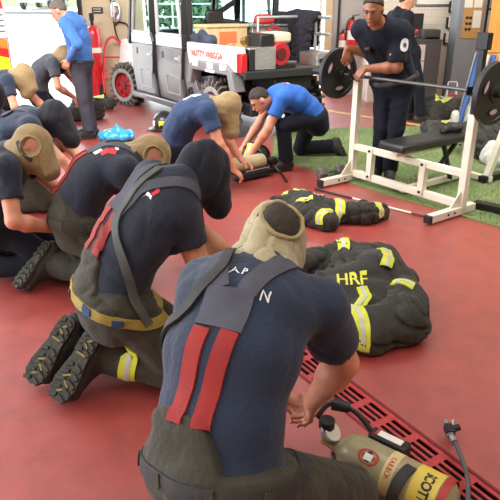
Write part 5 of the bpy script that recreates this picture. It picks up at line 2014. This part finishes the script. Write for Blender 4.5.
pile(-2.50, 9.75, .28, .18, .20, 'low dark coat heaped before the red hand truck and front wheel', 62, 2)
pile(-2.46, 7.50, .16, .16, .32, 'dark gear heap in front of the person in the charcoal shirt', 63, 1, DARKTURN)
pile(-2.30, 6.95, .20, .20, .30, 'dark gear heap in front of the far left tan hood', 64, 1)
pile(-1.02, 3.98, .16, .14, .24, 'dark bag lying between the left tan hood and the middle tan hood', 65, 0, mat('black_nylon', (36, 36, 36), .6, var=.2), name='gear_bag')
coat('yellow olive trouser leg lying under the hands of the left tan hood', [((-1.18, 3.78, .08), (-.98, 3.66, .08), .08, .07)], .012, [], mat('olive_yellow_cloth', (150, 136, 78), .85, var=.2, vscale=8, bump=.3), 66, .012, 14, 'trouser_leg', cat='trousers')
pile(2.80, 8.85, .42, .26, .34, 'dark turnout coat with lime stripes on the far floor behind the bench', 67, 6, None, .013, 9)
pile(3.30, 8.40, .26, .22, .30, 'tan and dark coat heaped at the far right behind the bench', 68, 2, mat('khaki_cloth', (140, 124, 92), .9, var=.3, vscale=5, bump=.3))
pile(2.42, 7.70, .30, .16, .20, 'dark coat with a lime cuff on the turf just behind the bench pad', 69, 2)
pile(2.75, 6.60, .30, .20, .42, 'black gear heap on the turf under the second rack', 70, 0)
pile(2.62, 6.25, .15, .13, .22, 'white towel bundled against the black gear heap by the second rack', 71, 0, mat('grey_white_towel', (196, 192, 186), .9, bump=.3, bscale=80), name='towel')
pile(2.95, 6.2, .26, .18, .30, 'tan coat on the turf at the right edge under the second rack', 72, 1, MATS['khaki_cloth'])

# ------------------------------------------------------------------ back of the bay
# hand truck
HR = mat('red_tube', (206, 40, 44), .4, coat=.3)
t = thing('hand_truck', (-2.35, 10.6, 0), 'red tube hand truck standing against the beige wall', 'hand truck')
HX = -2.33
b = MB(); b.tube(spline([(HX - .22, 10.75, .12), (HX - .22, 10.95, .60), (HX - .20, 11.05, .88), (HX - .12, 11.12, 1.02), (HX - .02, 11.12, 1.0), (HX + .08, 11.05, .86), (HX + .2, 10.95, .6), (HX + .22, 10.75, .12)], 40), .022, 10); b.build('frame', HR, t)
for z, y in ((.35, 10.85), (.7, 10.98)):
    b = MB(); b.cyl((HX - .22, y, z), (HX + .2, y, z), .016); b.build('crossbar', HR, t)
b = MB(); b.tube([(HX - .2, 10.9, .5), (HX, 10.8, .3), (HX + .2, 10.9, .5)], .014, 8); b.build('brace', HR, t)
b = MB(); b.box((HX, 10.62, .03), (.42, .26, .02)); b.build('toe_plate', HR, t, .004)
for s_ in (-.27, .27):
    b = MB(); b.cyl((HX + s_ - .03, 10.85, .125), (HX + s_ + .03, 10.85, .125), .125, n=22); b.build('wheel', RUB, t, .015)
# tall red cylinder
t = thing('gas_cylinder', (-2.70, 10.95, 0), 'tall red gas cylinder with white band beside the open bay door', 'gas cylinder')
RC = mat('cylinder_red', (206, 34, 44), .35, coat=.4, var=.08)
b = MB(); b.lathe((-2.70, 10.95, 0), (0, 0, 1), [(.115, 0), (.125, .015), (.125, 1.08), (.11, 1.16), (.07, 1.21), (.035, 1.225)], 26); cyb = b.build('cylinder', RC, t)
b = MB(); b.lathe((-2.70, 10.95, .78), (0, 0, 1), [(.1255, 0), (.1275, .001), (.1275, .085), (.1255, .086)], 26, False, True); b.build('white_band', PAPER, cyb)
b = MB(); b.cyl((-2.70, 10.95, 1.22), (-2.70, 10.95, 1.32), .03); b.cyl((-2.70, 10.95, 1.30), (-2.70, 10.95, 1.42), .045, n=14); b.build('valve', BLACKP, t)
# small sign
t = thing('wall_sign', (-2.70, 11.39, 1.38), 'small dark sign on the beige wall above the hand truck', 'sign')
b = MB(); b.box((-2.69, 11.385, 1.455), (.19, .02, .10)); sg_ = b.build('plate', DARKMET, t, .003)
for z in (1.478, 1.438):
    b = MB(); b.box((-2.69, 11.372, z), (.14, .004, .016)); b.build('text_line', mat('pale_text', (190, 186, 176), .7), sg_)
# wall cables and oval mirror
t = thing('wall_cable', (-2.25, 11.36, .9), 'black cable looping down the beige wall behind the vehicle mirror', 'cable')
b = MB(); b.tube(spline([(-2.45, 11.37, 1.75), (-2.42, 11.36, 1.35), (-2.38, 11.34, 1.05), (-2.28, 11.32, .9), (-2.15, 11.33, 1.05), (-2.18, 11.34, 1.22), (-2.32, 11.35, 1.26), (-2.40, 11.36, 1.20)], 40), .014, 8); b.build('cable', BLACKP, t)
b = MB(); b.box((-2.12, 11.36, 1.08), (.07, .05, .16)); b.build('socket', BLACKP, t, .006)
t = thing('oval_mirror', (-2.36, 11.3, 1.25), 'oval white mirror on an arm before the beige wall', 'mirror')
b = MB(); b.ball((-2.36, 11.30, 1.45), (.095, .04, .19)); b.build('shell', VLG, t)
b = MB(); b.ball((-2.36, 11.275, 1.45), (.08, .03, .17)); b.build('glass', mat('mirror_glass', (226, 232, 236), .05, .95), t)
b = MB(); b.cyl((-2.36, 11.3, 1.45), (-2.40, 11.39, 1.6), .012); b.build('arm', DARKMET, t)
# extinguishers at the right hand post
for i, (x, y, z, s_, lab) in enumerate(((1.80, 11.22, .82, 1.0, 'large red extinguisher hung on the grey wall behind the left weight plate'), (1.64, 11.25, .74, .72, 'small red extinguisher beside the large one on the grey wall'))):
    t = thing('fire_extinguisher', (x, y, z), lab, 'fire extinguisher', 'extinguishers on the grey wall')
    b = MB(); b.lathe((x, y, z), (0, 0, 1), [(.085 * s_, 0), (.095 * s_, .015), (.095 * s_, .40 * s_), (.075 * s_, .46 * s_), (.03 * s_, .49 * s_)], 22); bb = b.build('tank', RC, t)
    b = MB(); b.lathe((x, y, z + .16 * s_), (0, 0, 1), [(.096 * s_, 0), (.0975 * s_, .001), (.0975 * s_, .15 * s_), (.096 * s_, .151 * s_)], 22, False, True); b.build('label_band', PAPER, bb)
    b = MB(); b.cyl((x, y, z + .48 * s_), (x, y, z + .54 * s_), .025 * s_); b.bar((x - .02, y - .02, z + .55 * s_), (x + .10 * s_, y - .06, z + .57 * s_), .02, .015); b.build('valve', BLACKP, t)
    b = MB(); b.tube(spline([(x, y - .03, z + .52 * s_), (x - .1 * s_, y - .05, z + .45 * s_), (x - .115 * s_, y - .03, z + .15 * s_)], 14), .012, 8); b.build('hose', BLACKP, t)
    b = MB(); b.box((x, 11.375, z + .25 * s_), (.08, .10, .3 * s_)); b.build('bracket', DARKMET, t)
# cabinet
t = thing('filing_cabinet', (2.68, 9.75, 0), 'tall cabinet with pale drawers and dark side under the white board', 'cabinet')
b = MB(); b.box((2.70, 9.98, .52), (.46, .60, 1.04)); b.build('body', mat('dark_cabinet', (78, 72, 72), .5), t, .006)
for k in range(4):
    b = MB(); b.box((2.58, 9.67, .14 + k * .245), (.21, .03, .235)); dr = b.build('drawer', mat('pale_drawer', (206, 190, 184), .5), t, .005)
    b = MB(); b.bar((2.53, 9.645, .17 + k * .245), (2.63, 9.645, .17 + k * .245), .02, .02); b.build('handle', STEEL, dr)
b = MB(); b.box((2.70, 9.98, 1.05), (.48, .62, .03)); b.build('top', MATS['dark_cabinet'], t, .004)
t = thing('printer', (2.78, 9.95, 1.066), 'dark flat printer on top of the cabinet', 'printer')
b = MB(); b.box((2.80, 9.95, 1.135), (.26, .34, .135)); b.build('case', mat('printer_grey', (58, 58, 60), .5), t, .012)
b = MB(); b.box((2.80, 9.77, 1.10), (.2, .05, .02)); b.build('paper_tray', DARKMET, t, .004)
t = thing('monitor', (2.56, 10.12, 1.066), 'black monitor beside a white paper stack on the cabinet', 'monitor')
b = MB(); b.box((2.64, 10.15, 1.30), (.20, .04, .26)); b.build('screen', BLACKP, t, .008)
b = MB(); b.box((2.64, 10.17, 1.12), (.05, .04, .12)); b.box((2.62, 10.15, 1.072), (.14, .12, .012)); b.build('stand', BLACKP, t)
t = thing('flower_bunch', (2.50, 9.85, 1.066), 'small pink flower bunch at the cabinet edge', 'flowers')
rs = np.random.RandomState(8)
for k in range(7):
    p = A(2.52, 9.80, 1.12) + rs.normal(size=3) * .035
    b = MB(); b.ball(p, (.03, .03, .025)); b.build('blossom', mat('pink_blossom', (206, 60, 96), .7), t)
b = MB(); b.cyl((2.52, 9.82, 1.066), (2.52, 9.81, 1.11), .03, .04); b.build('pot', VW, t)
t = thing('paper_stack', (2.45, 10.2, 1.066), 'white box of papers on the far side of the cabinet top', 'papers')
b = MB(); b.box((2.505, 10.18, 1.18), (.05, .16, .22)); b.build('sheets', PAPER, t, .002)
# white board, pocket rack on the back wall
t = thing('white_board', (2.95, 10.48, 1.5), 'white board with grey frame high on the tiled wall', 'board')
b = MB(); b.box((2.98, 10.48, 1.85), (.62, .02, .60)); b.build('panel', PAPER, t)
b = MB()
for p, q in (((2.67, 1.55), (3.29, 1.55)), ((2.67, 2.15), (3.29, 2.15)), ((2.67, 1.55), (2.67, 2.15)), ((3.29, 1.55), (3.29, 2.15))):
    b.bar((p[0], 10.47, p[1]), (q[0], 10.47, q[1]), .03, .03)
b.build('frame', STEEL, t, .004)
t = thing('pocket_rack', (3.35, 10.47, 1.0), 'wall rack of paper pockets between the white board and the grey door', 'rack')
for k in range(3):
    b = MB(); b.box((3.32 - k * .015, 10.44, 1.52 - k * .24), (.22, .05, .17)); pk = b.build('pocket', DARKMET, t, .004)
    b = MB(); b.box((3.32 - k * .015, 10.405, 1.54 - k * .24), (.17, .012, .17)); b.build('sheet', PAPER, pk)
# grey pillar with notices
b = MB(); b.box((3.30, 9.75, 2.2), (.40, .36, 4.4)); struct('trim_5', b, GREYD)
t = thing('notice_board', (3.30, 9.56, 1.2), 'cork notice board with papers on the grey pillar', 'notice board')
b = MB(); b.box((3.31, 9.56, 1.40), (.28, .02, .62)); nb_ = b.build('board', mat('cork', (186, 144, 88), .8, var=.15, vscale=30), t)
for (x, z, w_, h_) in ((3.22, 1.62, .12, .20), (3.36, 1.60, .12, .16), (3.37, 1.36, .12, .24)):
    b = MB(); b.box((x, 9.545, z), (w_, .006, h_)); b.build('sheet', PAPER, nb_)
for i in range(2):
    for j in range(3):
        b = MB(); b.box((3.225 + i * .05, 9.545, 1.38 - j * .08), (.036, .008, .036)); b.build('photo', BLACKP, nb_)
# dark doorway strip and the plywood sheet
t = thing('shelf_frame', (3.52, 9.5, 0), 'dark open shelf frame between the grey pillar and the plywood sheet', 'shelf')
b = MB()
for x in (3.52, 3.85):
    b.bar((x, 9.6, 0), (x, 9.6, 2.0), .04, .04)
b.build('post', DARKMET, t)
for z in (.5, 1.0, 1.5, 1.95):
    b = MB(); b.box((3.685, 9.6, z), (.35, .3, .03)); b.build('board', DARKMET, t)
t = thing('plywood_sheet', (3.4, 8.0, 0), 'orange brown plywood sheet standing upright at the right edge', 'plywood')
b = MB(); b.box((3.58, 8.0, 1.2), (1.18, .02, 2.4)); b.build('sheet', mat('orange_plywood', (214, 140, 66), .6, var=.12, vscale=5, stretch=(3, 1, .5)), t)
b = MB(); b.box((3.58, 8.02, .1), (1.18, .05, .1)); b.build('batten', mat('batten_wood', (170, 120, 70), .7), t)
# folded striped chair bundle, chairs
t = thing('beach_chair', (2.95, 7.4, 0), 'folded blue and white striped lounge chair behind the right plate', 'chair')
cols = (mat('stripe_blue', (60, 92, 150), .8), mat('stripe_white', (206, 206, 196), .8), mat('stripe_tan', (190, 164, 104), .8))
for k in range(7):
    b = MB(); b.bar((2.58 + k * .085, 7.45, .22), (2.74 + k * .085, 7.50, 1.02), .082, .03); b.build('stripe', cols[(0, 1, 0, 2, 1, 0, 1)[k]], t, .008)
b = MB(); b.tube([(2.52, 7.44, .02), (2.70, 7.52, 1.04), (3.30, 7.52, 1.04), (3.14, 7.44, .02)], .014, 8); b.build('frame', STEEL, t)
t = thing('step_stool', (3.0, 9.0, 0), 'white framed step stool with red tread behind the barbell', 'stool')
b = MB()
for x0 in (2.88, 3.10):
    b.tube([(x0 - .03, 9.0, .0), (x0, 9.2, .78)], .014, 8); b.tube([(x0, 9.45, 0), (x0, 9.2, .70)], .014, 8)
b.tube([(2.88, 9.2, .78), (2.90, 9.21, .82), (3.08, 9.21, .82), (3.10, 9.2, .78)], .014, 8)
b.build('frame', VW, t)
for z, y in ((.28, 9.06), (.52, 9.13)):
    b = MB(); b.box((2.99, y, z), (.24, .16, .03)); b.build('tread', mat('red_tread', (196, 44, 40), .6), t, .006)

t.scale = (.62, .62, .62)

pile(2.50, 9.15, .24, .16, .22, 'small dark coat with a lime stripe by the boots of the turned away person', 101, 3, None, .014, 5)
# ------------------------------------------------------------------ straps, belts, prints and patches worn by the people
def ring_around(c, ax, r, n=16, up=(0, 0, 1)):
    ax = nrm(ax)
    x = nrm(np.cross(ax, A(*up)))
    y = np.cross(x, ax)
    return [A(*c) + (x * math.cos(t) + y * math.sin(t)) * r for t in np.linspace(0, 2 * math.pi, n + 1)[:-1]]


def waist_ring(F, t, r=.24, n=18):
    return [F.around(t, a, r) for a in np.linspace(0, 360, n + 1)[:-1]]


def cuff_stripe(F, k, fr=.72, wd=.075):
    bv = bvh_of(F.pants)
    c = F.kn[k] + (F.an[k] - F.kn[k]) * fr
    pts = ring_around(c, F.an[k] - F.kn[k], .13)
    r_ = ribbon('cuff_stripe', pts, wd, .002, bv, LIME, F.pants, .002, 32, 3, True)
    ribbon('silver_band', pts, wd * .32, .0015, bv, SILV, r_, .005, 32, 3, True)


# nearest person
bs = bvh_of([F1.shirt, F1.pants])
bp = bvh_of(F1.pants)
ribbon('waist_band', waist_ring(F1, .02), .045, .004, bp, STRAPB, F1.pants, .002, 48, 5, True)
for a in (-62, -20, 24, 66):
    ribbon('belt_loop', [F1.around(.07, a, .24), F1.around(.02, a, .24), F1.around(-.04, a, .24)], .022, .005, bp, OLIVE, F1.pants, .007, 8, 3)
ribbon('harness_strap', [F1.onfront(.9, -.10, .1), F1.spine(.97) - F1.lat(.95) * .08 + A(0, 0, .08), F1.onback(.86, -.05, .18), F1.onback(.74, -.10, .17), F1.onback(.66, -.15, .17), F1.around(.58, -75, .22), F1.around(.45, -95, .22)], .034, .004, bs, STRAPB, F1.root, .010, 36)
ys = bvh_of([F1.shirt])
lettering('shirt_print', 'AP', .05, F1.onback(.88, .0, .2), F1.lat(.78), F1.spine(.9) - F1.spine(.7), WHITEPRINT, F1.shirt, ys, .003)
lettering('shirt_print', 'N', .060, F1.onback(.76, .130, .2), F1.lat(.7), F1.spine(.85) - F1.spine(.65), WHITEPRINT, F1.shirt, ys, .003)
# second person
bs = bvh_of([F2.shirt, F2.pants])
bp = bvh_of(F2.pants)
ribbon('yellow_belt', waist_ring(F2, -.02), .045, .004, bp, BELTY, F2.root, .003, 48, 5, True)
for i, (a, m_, w_) in enumerate(((-55, OLIVE, .022), (-15, OLIVE, .022), (28, BLUESTRAP, .045), (70, BLUESTRAP, .05))):
    ribbon('belt_loop', [F2.around(.03, a, .24), F2.around(-.02, a, .24), F2.around(-.09, a, .24)], w_, .005, bp, m_, F2.pants, .008, 8, 3)
ribbon('harness_strap', [F2.spine(.97) + F2.lat(.95) * .02 + A(-.05, 0, .10), F2.onback(.84, .02, .18), F2.onback(.70, .03, .18), F2.onback(.5, .10, .18), F2.around(.28, 76, .22), F2.around(.04, 104, .22), F2.around(-.03, 108, .22)], .036, .004, bs, STRAPG, F2.root, .011, 40)
cuff_stripe(F2, 'R', .62)
bsh = bvh_of([F2.shirt])
patch('shirt_print', (.055, .035), F2.onback(.80, .12, .2), F2.lat(.8), F2.spine(.9) - F2.spine(.7), WHITEPRINT, F2.shirt, bsh, .003)
patch('shirt_print', (.022, .060), F2.onback(.88, .14, .2), F2.lat(.8), F2.spine(.9) - F2.spine(.7), REDPRINT, F2.shirt, bsh, .003)
el = F2.el['R']
# third
bsh = bvh_of([F3.shirt])
for (t_, l_, w_, h_, m_) in ((.72, .10, .06, .045, WHITEPRINT), (.76, .155, .075, .07, REDPRINT), (.84, .17, .07, .05, REDPRINT), (.90, .15, .045, .035, WHITEPRINT)):
    patch('shirt_print', (w_, h_), F3.onback(t_, l_, .2), F3.lat(.8), F3.spine(.9) - F3.spine(.7), m_, F3.shirt, bsh, .003, 5)
bp = bvh_of(F3.pants)
ribbon('waist_band', waist_ring(F3, .0), .04, .004, bp, OLIVE, F3.pants, .004, 40, 5, True)
for a in (20, 60, 95):
    ribbon('belt_loop', [F3.around(.05, a, .24), F3.around(-.06, a, .24)], .03, .006, bp, STRAPB, F3.pants, .006, 8, 3)
# hood straps of the two tan hoods on the left
for F in (F3, F4):
    bh = bvh_of([F.hood, F.body])
    ribbon('mask_strap', [F.head + F.hr * .12 + F.hf * d_ + F.hu * u_ for d_, u_ in ((-.09, .03), (-.04, .0), (.02, -.02), (.08, -.02))], .02, .004, bh, STRAPB, F.hood, .004, 16, 3)
# fifth and tenth: two pale prints on the shoulder
for F in (F5, F10):
    bsh = bvh_of([F.shirt])
    for (t_, l_) in ((.74, .04), (.86, .07)):
        patch('shirt_print', (.10, .05), F.onback(t_, l_, .2), F.spine(.9) - F.spine(.7), F.lat(.8), WHITEPRINT, F.shirt, bsh, .003, 5)
# eleventh: print on the upper back
bsh = bvh_of([F11.shirt])
lettering('shirt_print', 'FIRE', .055, F11.onback(.80, -.03, .2), F11.lat(.8), F11.spine(.9) - F11.spine(.7), WHITEPRINT, F11.shirt, bsh, .003, bold=.002)
patch('shirt_print', (.10, .025), F11.onback(.88, -.03, .2), F11.lat(.8), F11.spine(.9) - F11.spine(.7), REDPRINT, F11.shirt, bsh, .003, 5)
# twelfth: round shoulder patch, collar, badge, belt, radio
bsh = bvh_of([F12.shirt])
shl, ell_ = F12.shL, F12.el['L']
pc = shl + (ell_ - shl) * .42
dirn = nrm(A(.35, -.90, .15))
V, F = [], []
axd = nrm(ell_ - shl)
tt = nrm(np.cross(dirn, axd))
u2 = np.cross(tt, dirn)
def disc(name, c, u, v, r_, m, parent, bv, lift, n=24):
    V, F = [], []
    for k, rr in enumerate((0, r_ * .35, r_ * .7, r_)):
        for i in range(n if k else 1):
            q = 2 * math.pi * i / n
            p = A(*c) + nrm(u) * rr * math.cos(q) + nrm(v) * rr * math.sin(q)
            l, no, _, _ = bv.find_nearest(Vector(p))
            V.append(A(*l) + A(*no) * lift)
    for i in range(n):
        j = (i + 1) % n
        F.append((0, 1 + i, 1 + j))
        for k in range(2):
            F.append((1 + k * n + i, 1 + (k + 1) * n + i, 1 + (k + 1) * n + j, 1 + k * n + j))
    return link_mesh(name, V, F, m, parent, None, True)
pt = disc('shoulder_patch', pc + dirn * .09, tt, axd, .052, mat('patch_white', (206, 208, 214), .8), F12.shirt, bsh, .004)
disc('patch_emblem', pc + dirn * .09, tt, axd, .020, mat('patch_dark', (92, 60, 58), .8), pt, bsh, .006)
ribbon('collar', [F12.spine(.95) + F12.lat(.95) * math.sin(q) * .085 - F12.fwd(.95) * math.cos(q) * .075 + nrm(F12.nek - F12.spine(.9)) * .05 for q in np.linspace(0, 2 * math.pi, 17)[:-1]], .04, .006, bsh, UNIF, F12.shirt, .004, 32, 3, True)
ribbon('button_placket', [F12.onfront(t_, 0, .2) for t_ in (.92, .6, .3, .1)], .03, .003, bsh, UNIF, F12.shirt, .002, 20, 3)
pk = patch('chest_pocket', (.11, .12), F12.onfront(.68, -.09, .22), F12.lat(.7), F12.spine(.8) - F12.spine(.6), UNIF, F12.shirt, bsh, .006, 6)
patch('badge', (.035, .018), F12.onfront(.80, -.08, .22), F12.lat(.7), F12.spine(.8) - F12.spine(.6), mat('brass', (196, 160, 90), .35, .9), F12.shirt, bsh, .008, 3)
mc = F12.onfront(.78, .09, .155)
b = MB(); b.box(mc, (.05, .035, .075), np.array([F12.lat(.8), F12.fwd(.8), np.cross(F12.lat(.8), F12.fwd(.8))])); b.build('radio_microphone', BLACKP, F12.root, .008)
bp = bvh_of(F12.pants)
ribbon('belt', waist_ring(F12, .06), .04, .005, bp, BLACKP, F12.pants, .003, 40, 3, True)
# thirteenth belt, ninth belt
ribbon('belt', waist_ring(F9, .08), .035, .004, bvh_of(F9.pants), BLACKP, F9.pants, .003, 36, 3, True)

# hose and clip hanging at the side of the second person
t = thing('air_line', (-.22, 2.42, 0), 'black air line with steel clip hanging beside the second nearest person', 'air line')
b = MB(); b.tube(spline([(-.235, 2.33, .68), (-.20, 2.30, .50), (-.24, 2.26, .32), (-.20, 2.22, .14), (-.16, 2.20, .02)], 30), .012, 10); b.build('hose', BLACKP, t)
b = MB(); b.tube(spline([(-.225, 2.36, .66), (-.17, 2.34, .46), (-.19, 2.28, .28), (-.13, 2.26, .05)], 30), .010, 10); b.build('hose', BLACKP, t)
b = MB(); b.torus((-.285, 2.20, .40), (.3, -.9, .2), .022, .005, 18, 8); b.cyl((-.285, 2.20, .42), (-.29, 2.20, .47), .008); b.build('clip', STEEL, t)
coat('pale tan air cylinder standing between the two nearest people', [((-.17, 2.52, .05), (-.19, 2.56, .34), .075, .07)], .010, [], mat('tan_cylinder', (178, 160, 124), .5, var=.1), 81, .001, 10, 'tan_air_cylinder', cat='air cylinder')
pile(-.14, 2.75, .16, .14, .22, 'dark gear heap in front of the dark navy hood', 82, 0, BLACKP, .012, 6, 'gear_heap')

b_ = mid + RQ * .62 + ZB * .53
coat('black gloves and gear bundle lying on the far end of the bench pad', [((b_[0] - .09, b_[1] - .06, .535), (b_[0] + .08, b_[1] + .06, .54), .035, .04), ((b_[0] - .02, b_[1] + .05, .53), (b_[0] + .06, b_[1] - .04, .55), .03, .03)], .009, [], mat('black_nylon', (36, 36, 36), .6, var=.2), 91, .008, 20, 'glove_bundle', cat='gloves', lz=.505)
